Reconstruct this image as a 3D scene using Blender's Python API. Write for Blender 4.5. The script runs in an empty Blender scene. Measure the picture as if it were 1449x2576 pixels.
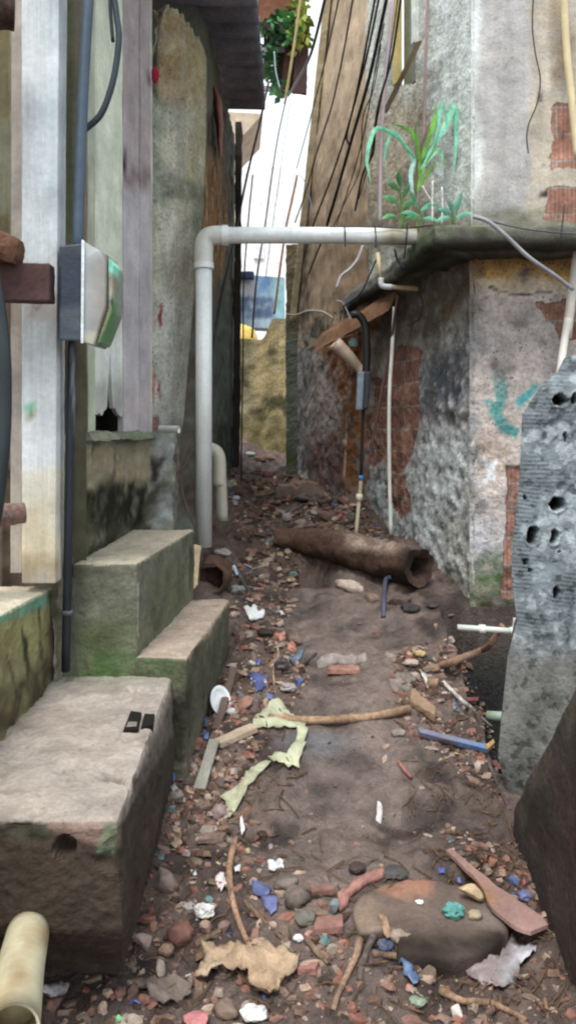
import bpy, bmesh, math, random
import numpy as np
from mathutils import Vector, Matrix, Euler, noise

random.seed(7)
S = bpy.context.scene
COL = S.collection
F_, H, HY, CX = 2006.0, 1.55, 1080.0, 724.5     # focal length, eye height, horizon and centre of the survey grid

def P(px, py, Y):                                # a surveyed direction at a known depth -> world point
    return Vector(((px - CX) * Y / F_, Y, H - (py - HY) * Y / F_))
def XY(px, Y): return ((px - CX) * Y / F_, Y)
def ZZ(py, Y): return H - (py - HY) * Y / F_
def ss(x, a, b):
    t = min(1.0, max(0.0, (x - a) / (b - a))); return t * t * (3 - 2 * t)
def hexc(r, g, b):                               # picture colour -> linear albedo
    def l(c):
        c /= 255.0
        return c / 12.92 if c <= .04045 else ((c + .055) / 1.055) ** 2.4
    return (l(r), l(g), l(b))
def nz(v, s=1.0, o=0.0): return noise.noise(Vector((v[0] * s + o, v[1] * s + o * 1.7, v[2] * s - o)))
def fz(v, s=1.0, o=0.0, n=4): return noise.fractal(Vector((v[0] * s + o, v[1] * s - o, v[2] * s + o * .7)), 1.0, 2.1, n)

# ------------------------------------------------------------------ materials
class NT:
    def __init__(s, name):
        s.m = bpy.data.materials.new(name); s.m.use_nodes = True
        s.t = s.m.node_tree; s.b = s.t.nodes['Principled BSDF']
        s.pos = s.t.nodes.new('ShaderNodeNewGeometry').outputs['Position']
    def n(s, typ, ins=None, **kw):
        d = s.t.nodes.new(typ)
        for k, v in kw.items(): setattr(d, k, v)
        for k, v in (ins or {}).items():
            if hasattr(v, 'is_output') or isinstance(v, bpy.types.NodeSocket): s.t.links.new(v, d.inputs[k])
            else: d.inputs[k].default_value = v
        return d
    def link(s, a, b): s.t.links.new(a, b)
    def attr(s, name): return s.n('ShaderNodeAttribute', attribute_name=name)
    def scaled(s, v): return s.n('ShaderNodeVectorMath', {0: s.pos, 1: v}, operation='MULTIPLY').outputs[0]
    def noise(s, scale, detail=4, rough=.6, stretch=None):
        v = s.scaled(stretch) if stretch else s.pos
        return s.n('ShaderNodeTexNoise', {'Vector': v, 'Scale': scale, 'Detail': detail, 'Roughness': rough}).outputs['Fac']
    def rng(s, x, a, b, c, d): return s.n('ShaderNodeMapRange', {0: x, 1: a, 2: b, 3: c, 4: d}).outputs[0]
    def mul(s, a, b): return s.n('ShaderNodeMath', {0: a, 1: b}, operation='MULTIPLY').outputs[0]
    def add(s, a, b): return s.n('ShaderNodeMath', {0: a, 1: b}, operation='ADD').outputs[0]
    def mix(s, f, a, b, blend='MIX'):
        d = s.n('ShaderNodeMix', data_type='RGBA', blend_type=blend)
        for i, v in ((0, f), (6, a), (7, b)):
            if isinstance(v, bpy.types.NodeSocket): s.link(v, d.inputs[i])
            else: d.inputs[i].default_value = v if i == 0 else (*v, 1)
        return d.outputs[2]
    def vscale(s, col, f):                        # colour times a scalar
        return s.n('ShaderNodeVectorMath', {0: col, 'Scale': f}, operation='SCALE').outputs[0]

def M_paint(name, fine=60, amt=.35, mid=9, mamt=.35, streak=0, grain=0, bump=.006, bscale=70, rough=.88,
            spec=.25, brick=False, speck=0, bmid=0, hgrain=None):
    t = NT(name); c = t.attr('col').outputs['Color']
    bh = t.noise(bscale, 5, .65)
    if brick:
        uv = t.n('ShaderNodeUVMap').outputs[0]
        br = t.n('ShaderNodeTexBrick', {'Vector': uv, 'Color1': (.30, .15, .115, 1), 'Color2': (.44, .23, .17, 1),
              'Mortar': (.36, .32, .28, 1), 'Scale': 1.0, 'Mortar Size': .007, 'Brick Width': .245, 'Row Height': .155, 'Mortar Smooth': .3})
        wv = t.n('ShaderNodeTexWave', {'Vector': uv, 'Scale': 13.0, 'Distortion': .6, 'Detail': 2.0}, bands_direction='X').outputs['Fac']
        mk = t.add(t.attr('brick').outputs['Fac'], t.rng(t.noise(22, 5, .7), .2, .8, -.42, .42))
        mk = t.n('ShaderNodeMapRange', {0: mk, 1: .44, 2: .56, 3: 0.0, 4: 1.0}, interpolation_type='SMOOTHSTEP').outputs[0]
        bc = t.vscale(br.outputs['Color'], t.rng(t.noise(11, 6, .75), .25, .75, .4, 1.35))
        bc = t.vscale(bc, t.rng(wv, 0, 1, .8, 1.05))
        c = t.mix(mk, c, bc)
        bh = t.add(bh, t.mul(mk, -1.6))
    c = t.vscale(c, t.rng(t.noise(fine, 6, .7), .25, .75, 1 - amt, 1 + amt))
    c = t.vscale(c, t.rng(t.noise(mid, 5, .6), .25, .75, 1 - mamt, 1 + mamt))
    if streak:
        c = t.vscale(c, t.rng(t.noise(1, 4, .6, (17, 17, 1.7)), .3, .7, 1 - streak, 1 + streak * .6))
    if grain:
        g = t.noise(1, 5, .7, (hgrain or (120, 120, 3.0)))
        c = t.vscale(c, t.rng(g, .3, .7, 1 - grain, 1 + grain * .6)); bh = t.add(t.mul(bh, .4), g)
    if speck:
        v = t.n('ShaderNodeTexVoronoi', {'Vector': t.pos, 'Scale': 38.0, 'Randomness': 1.0}).outputs['Distance']
        k = t.mul(t.rng(v, .12, .3, 1, 0), t.rng(t.noise(7, 3), .42, .6, 0, speck))
        c = t.mix(k, c, (.03, .028, .025))
    if bmid: bh = t.add(bh, t.mul(t.noise(16, 4, .6), bmid))
    t.link(c, t.b.inputs['Base Color'])
    t.b.inputs['Roughness'].default_value = rough
    t.b.inputs['Specular IOR Level'].default_value = spec
    bp = t.n('ShaderNodeBump', {'Height': bh, 'Strength': .9, 'Distance': bump})
    t.link(bp.outputs[0], t.b.inputs['Normal'])
    return t.m

M = {}
M['plaster'] = M_paint('weathered_plaster', fine=45, amt=.38, mid=8, mamt=.32, streak=.12, bump=.014, bscale=38, bmid=.8, brick=True, speck=.8)
M['smooth'] = M_paint('smooth_render', fine=70, amt=.2, mid=6, mamt=.28, streak=.16, bump=.005, brick=True, speck=.3)
M['concrete'] = M_paint('mossy_concrete', fine=70, amt=.24, mid=9, mamt=.24, streak=.08, bump=.005, speck=.35)
M['wood'] = M_paint('weathered_wood', fine=50, amt=.16, mid=6, mamt=.26, grain=.14, bump=.003)
M['block'] = M_paint('cement_smeared_block', fine=55, amt=.3, mid=14, mamt=.35, bump=.008, bscale=55, speck=.5)
M['stone'] = M_paint('stone', fine=60, amt=.3, mid=22, mamt=.35, bump=.006, bscale=60)
M['scrap'] = M_paint('thin_plastic', fine=50, amt=.12, mid=25, mamt=.25, bump=.003, bscale=40, rough=.42, spec=.45)
M['paper'] = M_paint('wet_paper', fine=60, amt=.18, mid=20, mamt=.3, bump=.004, bscale=40, rough=.8)
M['stick'] = M_paint('dead_wood', fine=60, amt=.3, mid=20, mamt=.4, grain=.3, hgrain=(60, 60, 60), bump=.004)
M['pvc'] = M_paint('dirty_pvc', fine=45, amt=.1, mid=5, mamt=.12, streak=.1, bump=.001, rough=.42, spec=.45)
M['cable'] = M_paint('cable_sheath', fine=60, amt=.15, mid=8, mamt=.2, bump=.001, rough=.5, spec=.4)
M['metal'] = M_paint('rusty_sheet', fine=50, amt=.3, mid=4, mamt=.4, bump=.003, rough=.7)
M['leaf'] = M_paint('leaf', fine=50, amt=.25, mid=11, mamt=.5, bump=.002, rough=.5, spec=.35)
M['cloth'] = M_paint('cloth', fine=120, amt=.25, mid=18, mamt=.3, bump=.004, bscale=160, rough=.95, spec=.1)

def M_ground():
    t = NT('wet_mud'); c = t.attr('col').outputs['Color']; wet = t.attr('wet').outputs['Fac']
    c = t.vscale(c, t.rng(t.noise(7, 6, .65), .25, .75, .5, 1.35))
    c = t.vscale(c, t.rng(t.noise(40, 6, .75), .25, .75, .6, 1.4))
    vo = t.n('ShaderNodeTexVoronoi', {'Vector': t.pos, 'Scale': 75.0}, feature='F1')
    peb = t.mul(t.rng(vo.outputs['Distance'], .1, .4, 1, 0), t.rng(t.noise(9, 4, .6), .45, .62, 0, 1))
    peb = t.mul(peb, t.rng(wet, 0, 1, .6, .28))
    pc = t.mix(vo.outputs['Color'], (.09, .06, .045), (.33, .25, .2))
    c = t.mix(peb, c, pc)
    t.link(c, t.b.inputs['Base Color'])
    r = t.add(t.rng(t.noise(6, 4, .6), .35, .65, .55, .9), t.mul(wet, -.38))
    t.link(r, t.b.inputs['Roughness']); t.b.inputs['Specular IOR Level'].default_value = .5
    h = t.add(t.noise(30, 6, .7), t.add(t.mul(t.noise(110, 4, .6), .5), t.mul(peb, .8)))
    bp = t.n('ShaderNodeBump', {'Height': h, 'Strength': .8})
    t.link(t.rng(wet, 0, 1, .028, .018), bp.inputs['Distance'])
    t.link(bp.outputs[0], t.b.inputs['Normal'])
    return t.m
M['ground'] = M_ground()

def M_clear():
    t = NT('cloudy_polycarbonate')
    c = t.vscale(t.attr('col').outputs['Color'], t.rng(t.noise(9, 4), .3, .7, .8, 1.2))
    t.link(c, t.b.inputs['Base Color'])
    t.b.inputs['Roughness'].default_value = .22
    t.b.inputs['Alpha'].default_value = .72
    return t.m
M['clear'] = M_clear()

# ------------------------------------------------------------------ mesh helpers
ROOT = {}
def raw(name, V, Fc, mat, origin, col, uv=None, brick=None, wet=None, smooth=False):
    me = bpy.data.meshes.new(name)
    o = Vector(origin)
    me.from_pydata([tuple(Vector(v) - o) for v in V], [], Fc)
    n = len(V)
    a = me.color_attributes.new('col', 'FLOAT_COLOR', 'POINT')
    arr = np.ones((n, 4), dtype=np.float32)
    arr[:, :3] = np.array(col, dtype=np.float32)
    a.data.foreach_set('color', arr.ravel())
    for nm, data in (('brick', brick), ('wet', wet)):
        if data is not None:
            b = me.attributes.new(nm, 'FLOAT', 'POINT'); b.data.foreach_set('value', np.array(data, dtype=np.float32))
    if uv is not None:
        l = me.uv_layers.new(name='UVMap'); idx = np.empty(len(me.loops), dtype=np.int32)
        me.loops.foreach_get('vertex_index', idx)
        l.data.foreach_set('uv', np.array(uv, dtype=np.float32)[idx].ravel())
    if smooth: me.polygons.foreach_set('use_smooth', [True] * len(me.polygons))
    me.materials.append(M[mat] if isinstance(mat, str) else mat)
    me.validate(); me.update()
    ob = bpy.data.objects.new(name, me); COL.objects.link(ob)
    return ob

def tagit(o, label, cat, group=None, kind=None):
    if label: o['label'] = label
    if cat: o['category'] = cat
    if group: o['group'] = group
    if kind: o['kind'] = kind
    return o

def thing(name, label, cat, loc, group=None):
    o = bpy.data.objects.new(name, None); COL.objects.link(o); o.location = loc; o.empty_display_size = .1
    ROOT[o] = Vector(loc)
    return tagit(o, label, cat, group)

def part(name, VF, mat, parent, col, label=None, **kw):
    V, Fc = VF
    r = ROOT[parent]; o = raw(name, V, Fc, mat, r, colarr(V, col), **kw)
    o.parent = parent; ROOT[o] = r
    if label: o['label'] = label
    return o

def solo(name, label, cat, VF, mat, col, group=None, kind=None, **kw):
    V, Fc = VF
    A = np.array([tuple(v) for v in V]); lo = A.min(0); hi = A.max(0)
    org = Vector(((lo[0] + hi[0]) / 2, (lo[1] + hi[1]) / 2, lo[2]))
    o = raw(name, V, Fc, mat, org, colarr(V, col), **kw); o.location = org; ROOT[o] = org
    return tagit(o, label, cat, group, kind)

def colarr(V, col):
    if isinstance(col, np.ndarray) and col.ndim == 2: return col
    c = np.tile(np.array(col, dtype=np.float64), (len(V), 1))
    off = random.random() * 50
    k = np.array([1 + .22 * nz(v, 14, off) for v in V])
    return np.clip(c * k[:, None], 0, 1)

def polymask(px, py, poly, soft):
    d = np.full(px.shape, 1e9); ins = np.zeros(px.shape, bool); n = len(poly)
    for i in range(n):
        x0, y0 = poly[i]; x1, y1 = poly[(i + 1) % n]
        dx, dy = x1 - x0, y1 - y0; L = dx * dx + dy * dy + 1e-9
        t = np.clip(((px - x0) * dx + (py - y0) * dy) / L, 0, 1)
        d = np.minimum(d, np.hypot(px - x0 - t * dx, py - y0 - t * dy))
        if y0 != y1:
            c = ((y0 > py) != (y1 > py)) & (px < dx * (py - y0) / (y1 - y0) + x0)
            ins ^= c
    sd = np.where(ins, d, -d)
    return np.clip(.5 + sd / max(soft, .01), 0, 1)

def project(V):
    A = np.array([tuple(v) for v in V])
    return CX + A[:, 0] * F_ / A[:, 1], HY + (H - A[:, 2]) * F_ / A[:, 1]

def warped(V, warp, seed):
    px, py = project(V)
    wx = np.array([fz(v, 6, seed, 3) for v in V]); wy = np.array([fz(v, 6, seed + 31, 3) for v in V])
    return px + warp * wx, py + warp * wy

def paint(V, base, blobs, warp=12, seed=0, var=.18):
    px, py = warped(V, warp, seed)
    lo = np.array([fz(v, 2.5, seed + 5, 4) for v in V])
    col = np.tile(np.array(base, dtype=float), (len(V), 1)) * (1 + var * lo)[:, None]
    hi = np.array([fz(v, 9, seed + 9, 3) for v in V])
    for poly, c, soft, st in blobs:
        m = polymask(px, py, poly, soft) * st * np.clip(1 + .7 * hi, .2, 1.25)
        m = np.clip(m, 0, 1)[:, None]
        col = col * (1 - m) + np.array(c) * m
    return np.clip(col, .002, .95)

def mask(V, blobs, warp=10, seed=3):
    px, py = warped(V, warp, seed); m = np.zeros(px.shape)
    for poly, soft, st in blobs: m = np.maximum(m, polymask(px, py, poly, soft) * st)
    return m

def R4(x0, y0, x1, y1): return [(x0, y0), (x1, y0), (x1, y1), (x0, y1)]

def gridfaces(nu, nv, off=0):
    return [(off + j * nu + i, off + j * nu + i + 1, off + (j + 1) * nu + i + 1, off + (j + 1) * nu + i)
            for j in range(nv - 1) for i in range(nu - 1)]

def wall(path, z0, z1, res, amp=.01, freq=6, seed=0, zfn=None):
    """vertical sheet along an XY path, lightly displaced; returns V, F, uv"""
    pts = []; d = 0
    for i in range(len(path) - 1):
        a = Vector((*path[i], 0)); b = Vector((*path[i + 1], 0)); L = (b - a).length
        n = max(1, int(L / res)); nrm = Vector((b.y - a.y, -(b.x - a.x), 0)).normalized()
        for k in range(n): pts.append((a.lerp(b, k / n), nrm, d + L * k / n))
        d += L
    pts.append((Vector((*path[-1], 0)), nrm, d))
    V = []; uv = []; nv = max(2, int((z1 - z0) / res))
    for j in range(nv):
        for p, nrm, u in pts:
            zt = zfn(p, u) if zfn else z1
            z = z0 + (zt - z0) * j / (nv - 1)
            q = Vector((p.x, p.y, z)); q += nrm * (amp * fz(q, freq, seed) + amp * .5 * fz(q, freq * 5, seed + 3, 3))
            V.append(q); uv.append((u, z))
    return V, gridfaces(len(pts), nv), uv

def box(x0, y0, z0, x1, y1, z1):
    V = [Vector(p) for p in ((x0, y0, z0), (x1, y0, z0), (x1, y1, z0), (x0, y1, z0), (x0, y0, z1), (x1, y0, z1), (x1, y1, z1), (x0, y1, z1))]
    return V, [(0, 3, 2, 1), (4, 5, 6, 7), (0, 1, 5, 4), (1, 2, 6, 5), (2, 3, 7, 6), (3, 0, 4, 7)]

def rough(c8, res=.03, bev=.01, amp=.004, seed=0, freq=9, chip=0):
    """hexahedron with bevelled, worn edges"""
    bm = bmesh.new(); vs = [bm.verts.new(p) for p in c8]
    for f in [(0, 3, 2, 1), (4, 5, 6, 7), (0, 1, 5, 4), (1, 2, 6, 5), (2, 3, 7, 6), (3, 0, 4, 7)]: bm.faces.new([vs[i] for i in f])
    bmesh.ops.recalc_face_normals(bm, faces=bm.faces)
    if bev: bmesh.ops.bevel(bm, geom=list(bm.edges), offset=bev, segments=2, affect='EDGES', profile=.6)
    for _ in range(7):
        es = [e for e in bm.edges if e.calc_length() > res]
        if not es: break
        bmesh.ops.subdivide_edges(bm, edges=es, cuts=1, use_grid_fill=True)
    bm.normal_update()
    ctr = sum((v.co for v in bm.verts), Vector()) / len(bm.verts)
    mv = []
    for v in bm.verts:
        d = amp * fz(v.co, freq, seed) + amp * .5 * fz(v.co, freq * 4, seed + 2, 3)
        if chip:
            k = fz(v.co, 7, seed + 17, 3); sharp = 1
            d -= chip * max(0, k - .35)
        mv.append(v.normal * d)
    for v, d in zip(bm.verts, mv): v.co += d
    bmesh.ops.triangulate(bm, faces=[f for f in bm.faces if len(f.verts) > 4])
    bm.verts.index_update()
    V = [v.co.copy() for v in bm.verts]; Fc = [tuple(v.index for v in f.verts) for f in bm.faces]
    bm.free(); return V, Fc

def hexa(p0, p1, w, h):
    """8 corners of a bar from p0 to p1 with half-width vector w and half-height vector h"""
    p0, p1, w, h = map(Vector, (p0, p1, w, h))
    return [p0 - w - h, p1 - w - h, p1 + w - h, p0 + w - h, p0 - w + h, p1 - w + h, p1 + w + h, p0 + w + h]

def cat_rom(pts, n=6):
    if len(pts) < 3: n = 1 if len(pts) < 3 else n
    out = []
    Q = [pts[0] * 2 - pts[1]] + list(pts) + [pts[-1] * 2 - pts[-2]]
    for i in range(1, len(Q) - 2):
        a, b, c, d = Q[i - 1:i + 3]
        for k in range(n):
            t = k / n
            out.append(.5 * ((2 * b) + (c - a) * t + (2 * a - 5 * b + 4 * c - d) * t * t + (3 * b - a - 3 * c + d) * t ** 3))
    out.append(pts[-1].copy()); return out

def tube(pts, r, seg=8, smooth=6, wob=0, hollow=0, seed=0):
    pts = [Vector(p) for p in pts]
    n0 = len(pts); sp = cat_rom(pts, smooth) if smooth > 1 and n0 > 2 else pts
    if n0 == 2 and wob:
        sp = [pts[0].lerp(pts[1], k / 10) for k in range(11)]
    n = len(sp)
    rr = [r] * n if not isinstance(r, (list, tuple)) else [np.interp(i / (n - 1) * (len(r) - 1), range(len(r)), r) for i in range(n)]
    V = []; up = Vector((0, 0, 1)); prev = None
    for i, p in enumerate(sp):
        t = (sp[min(i + 1, n - 1)] - sp[max(i - 1, 0)]).normalized()
        if prev is None:
            a = t.cross(up if abs(t.z) < .9 else Vector((1, 0, 0))).normalized()
        else:
            a = (prev - t * prev.dot(t)).normalized()
        prev = a; b = t.cross(a)
        for k in range(seg):
            th = 2 * math.pi * k / seg
            d = a * math.cos(th) + b * math.sin(th)
            q = p + d * rr[i]
            if wob: q = p + d * rr[i] * (1 + wob * fz(q, 14, seed))
            V.append(q)
    Fc = [(i * seg + k, i * seg + (k + 1) % seg, (i + 1) * seg + (k + 1) % seg, (i + 1) * seg + k) for i in range(n - 1) for k in range(seg)]
    if hollow:
        for end in (0, n - 1):
            o = len(V); t = (sp[1] - sp[0]) if end == 0 else (sp[-2] - sp[-1]); t.normalize()
            for k in range(seg): V.append(sp[end] + (V[end * seg + k] - sp[end]) * hollow)
            for k in range(seg): V.append(V[o + k] + t * rr[end] * 2.5)
            for k in range(seg):
                k2 = (k + 1) % seg
                Fc.append((end * seg + k, o + k, o + k2, end * seg + k2)); Fc.append((o + k, o + seg + k, o + seg + k2, o + k2))
            Fc.append(tuple(o + seg + k for k in range(seg)))
    else:
        Fc.append(tuple(range(seg - 1, -1, -1))); Fc.append(tuple((n - 1) * seg + k for k in range(seg)))
    return V, Fc

def join(*vfs):
    V = []; Fc = []
    for v, f in vfs:
        o = len(V); V += list(v); Fc += [tuple(i + o for i in q) for q in f]
    return V, Fc

def ico(center, rad, rot=(0, 0, 0), sub=3, amp=.25, freq=1.6, seed=0, angular=False):
    bm = bmesh.new()
    if angular:
        rnd = random.Random(seed)
        for _ in range(16):
            v = Vector((rnd.gauss(0, 1), rnd.gauss(0, 1), rnd.gauss(0, 1))); v.normalize(); bm.verts.new(v * rnd.uniform(.8, 1.15))
        bmesh.ops.convex_hull(bm, input=list(bm.verts))
        bmesh.ops.delete(bm, geom=[v for v in bm.verts if not v.link_faces], context='VERTS')
        bmesh.ops.bevel(bm, geom=list(bm.edges), offset=.07, segments=1, affect='EDGES')
        bmesh.ops.triangulate(bm, faces=bm.faces)
        bmesh.ops.subdivide_edges(bm, edges=bm.edges, cuts=1, use_grid_fill=True)
        for v in bm.verts: v.co *= 1 + .06 * nz(v.co, 5, seed)
    else:
        bmesh.ops.create_icosphere(bm, subdivisions=sub, radius=1)
        for v in bm.verts: v.co *= 1 + amp * fz(v.co, freq, seed * 3.1, 3) * 1.0
    R = Euler(rot).to_matrix(); c = Vector(center)
    bm.verts.index_update()
    V = [c + R @ Vector((v.co.x * rad[0], v.co.y * rad[1], v.co.z * rad[2])) for v in bm.verts]
    Fc = [tuple(v.index for v in f.verts) for f in bm.faces]; bm.free(); return V, Fc

#==PART2==
# ------------------------------------------------------------------ world, camera, sun
W = bpy.data.worlds.new('World'); S.world = W; W.use_nodes = True
nt = W.node_tree; bg = nt.nodes['Background']
sky = nt.nodes.new('ShaderNodeTexSky'); sky.sky_type = 'NISHITA'; sky.sun_disc = False
SUN_EL, SUN_AZ = math.radians(62), math.radians(200)      # azimuth from +Y, clockwise: behind the camera
sky.sun_elevation = SUN_EL; sky.sun_rotation = SUN_AZ
sky.air_density = 1.0; sky.dust_density = 6.0; sky.ozone_density = 1.0
cl = nt.nodes.new('ShaderNodeMix'); cl.data_type = 'RGBA'; cl.inputs[0].default_value = .8      # a bright even cloud layer over the sky
cl.inputs[7].default_value = (10.6, 11.5, 12.1, 1)
nt.links.new(sky.outputs[0], cl.inputs[6]); nt.links.new(cl.outputs[2], bg.inputs[0]); bg.inputs[1].default_value = .15
sl = bpy.data.lights.new('sun', 'SUN'); sl.energy = 3.0; sl.angle = math.radians(22); sl.color = (1, .97, .93)
so = bpy.data.objects.new('sun', sl); COL.objects.link(so)
sd = Vector((math.sin(SUN_AZ) * math.cos(SUN_EL), math.cos(SUN_AZ) * math.cos(SUN_EL), math.sin(SUN_EL)))
so.rotation_euler = sd.to_track_quat('Z', 'Y').to_euler(); so.location = (0, -3, 12)
cd = bpy.data.cameras.new('camera'); cam = bpy.data.objects.new('camera', cd); COL.objects.link(cam)
cam.location = (0, 0, H); cam.rotation_euler = (math.radians(90), 0, 0)
cd.sensor_fit = 'VERTICAL'; cd.sensor_height = 36; cd.sensor_width = 36; cd.lens = 36 * F_ / 2576
cd.shift_y = -(1288 - HY) / 2576; cd.clip_start = .05; cd.clip_end = 1000
S.camera = cam
S.view_settings.view_transform = 'Standard'; S.view_settings.look = 'None'; S.view_settings.exposure = 0
S.render.engine = 'CYCLES'; S.cycles.max_bounces = 6; S.cycles.filter_width = 2.2

# ------------------------------------------------------------------ ground
YS = [-200, 0, 1, 2, 2.5, 3, 3.5, 4, 4.5, 5, 6, 7.5, 9, 12, 400]
ZS = [-.25, -.2, -.12, 0, .05, .15, .28, .42, .55, .68, .89, 1.08, 1.24, 1.36, 1.4]
PATHX = ([1.5, 2.2, 2.6, 3.2, 4, 4.6, 5.2, 6], [.2, .17, .16, .28, .34, .36, .3, .15])
def pathmask(x, y):
    c = np.interp(y, *PATHX); w = .26 if y < 4 else .3
    return (1 - ss(abs(x - c), w * .65, w * 1.25)) * ss(y, 2.25, 2.5) * (1 - ss(y, 4.6, 5.0))
def drain(x, y):
    ex = .835 + .04 * noise.noise(Vector((y * 5, 2, 0)))
    return ss(x, ex, ex + .05) * ss(y, 3.15, 3.4) * (1 - ss(y, 4.45, 4.56))
RUTS = [(.30, .76, 2.97, .055, .035), (.06, .34, 3.96, .04, .03), (-.02, .26, 3.6, .03, .03), (.5, .8, 2.6, .05, .04), (.02, .24, 3.12, .025, .05), (-.2, .1, 2.85, .03, .03), (.25, .6, 4.3, .03, .03), (-.1, .15, 4.6, .05, .04)]
def rut(x, y):                                            # trodden edges and creases in the mud
    t = 0
    for x0, x1, yc, d, w in RUTS:
        if x0 - .1 < x < x1 + .1 and abs(y - yc) < .3:
            e = y - yc - .05 * noise.noise(Vector((x * 7, yc, 0))) - .02 * noise.noise(Vector((x * 25, yc, 3)))
            win = ss(x, x0 - .06, x0 + .06) * (1 - ss(x, x1 - .06, x1 + .06))
            t += d * win * (math.exp(-(e / w) ** 2) if e > 0 else math.exp(-(e / (w * 5)) ** 2))
    return t
def zg(x, y):
    z = float(np.interp(y, YS, ZS))
    if abs(x) > 4 or y > 14 or y < .5: return z
    z += .14 * ss(-x, .2, .5) * ss(y, 4.2, 4.7)
    z -= .05 * ss(-x, .05, .35) * ss(y, 3.2, 3.8) * (1 - ss(y, 4.1, 4.5))
    z += .05 * ss(x, .2, .6) * ss(y, 4.9, 5.6)
    pm = pathmask(x, y); k = 1 - .52 * pm
    v = (x, y, 0)
    far = 1 + 1.1 * ss(y, 4.7, 5.4)
    z += k * far * (.042 * fz(v, 2.6, 3, 3) + .032 * fz(v, 8, 9, 4) + .014 * abs(fz(v, 22, 1, 3)) + .007 * fz(v, 55, 4, 2))
    z -= .16 * ss(1 - math.hypot((x - .08) / .26, (y - 4.95) / .24), 0, .6)
    z += .07 * ss(1 - math.hypot((x - .35) / .5, (y - 5.75) / .5), 0, .7) + .06 * ss(1 - math.hypot((x - .75) / .22, (y - 4.75) / .3), 0, .8)
    z += .05 * ss(abs(x - .83), .12, .0) * ss(y, 2.2, 2.6) * (1 - ss(y, 3.0, 3.2)) * (1 + fz(v, 6, 4, 3))
    z -= rut(x, y)
    z -= .9 * drain(x, y)
    return z
_gc = {}
def G(px, py, lift=0.0):
    """the ground point seen in a surveyed direction"""
    key = (round(px, 1), round(py, 1))
    if key not in _gc:
        y = 1.25; hit = None; prev = 1.25
        while y < 12:
            v = P(px, py, y)
            if v.z <= zg(v.x, y):
                a, b = prev, y
                for _ in range(8):
                    m = (a + b) / 2; q = P(px, py, m)
                    if q.z <= zg(q.x, m): b = m
                    else: a = m
                hit = P(px, py, b); break
            prev = y; y += .02
        _gc[key] = hit or P(px, py, 12)
    v = _gc[key].copy(); v.z += lift; return v

def axis(segs):
    out = []
    for a, b, s in segs:
        n = max(1, round((b - a) / s)); out += [a + (b - a) * i / n for i in range(n)]
    return out + [segs[-1][1]]
gx = axis([(-300, -40, 60), (-40, -4, 6), (-4, -1.3, .3), (-1.3, -.95, .05), (-.95, 1.15, .0135), (1.15, 1.5, .06), (1.5, 4, .4), (4, 40, 6), (40, 300, 60)])
gy = axis([(-200, -10, 40), (-10, 1, 1), (1, 1.7, .06), (1.7, 5.6, .0135), (5.6, 9.6, .03), (9.6, 14, .3), (14, 50, 6), (50, 400, 60)])
GV = [Vector((x, y, zg(x, y))) for y in gy for x in gx]
GF = gridfaces(len(gx), len(gy))
gwet = np.array([pathmask(v.x, v.y) for v in GV])
mud = hexc(112, 97, 90); dk = hexc(76, 62, 56); pale = hexc(142, 122, 110)
gc = np.tile(np.array(mud), (len(GV), 1))
def gtone(v):
    if not (-1.4 < v.x < 1.6 and .9 < v.y < 13): return (0, 0, 0)
    return (fz(v, 4, 12, 4), fz(v, 11, 5, 4), fz(v, 1.7, 30, 3))
TN = np.array([gtone(v) for v in GV])
def blendc(c, m, t): m = np.clip(m, 0, 1)[:, None]; return c * (1 - m) + np.array(t) * m
gc = blendc(gc, TN[:, 0] * 1.4, dk); gc = blendc(gc, (TN[:, 1] - .1) * 1.2, hexc(132, 112, 101)); gc = blendc(gc, (-TN[:, 1] - .15) * 1.5, hexc(60, 49, 45))
gc = blendc(gc, gwet * (.75 + .5 * TN[:, 0]), hexc(122, 108, 101))
gc = blendc(gc, (TN[:, 0] * .8 + TN[:, 1] * .8 - .12) * 2.2 * (1 - .65 * gwet), hexc(60, 49, 45))
gc = blendc(gc, gwet * (TN[:, 2] * 1.2 + .1) * (1 + TN[:, 1]), hexc(84, 72, 68))
gc = blendc(gc, np.array([min(1, rut(v.x, v.y) * 22) if 2 < v.y < 5 and abs(v.x) < 1 else 0 for v in GV]) * (.55 + TN[:, 1]), hexc(54, 45, 42))
gc = blendc(gc, np.array([max(0, 1 - math.hypot((v.x - .12) / .22, (v.y - 3.33) / .13)) if 3 < v.y < 3.7 else 0 for v in GV]) * 1.1, hexc(112, 112, 116))
gc = blendc(gc, np.array([ss(v.y, 4.7, 5.6) for v in GV]) * .5, hexc(122, 98, 86))
gc = blendc(gc, np.array([ss(drain(v.x, v.y), .03, .4) for v in GV]), (.012, .014, .012))  # drain hole shade painted into the mud as near black
gc = blendc(gc, np.array([ss(v.x, .55, .8) * (1 - ss(v.y, 2.9, 3.1)) for v in GV]) * .5, hexc(78, 60, 52))
ground = raw('ground', GV, GF, 'ground', (0, 0, 0), gc, wet=gwet, smooth=True); ground['kind'] = 'structure'

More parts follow.
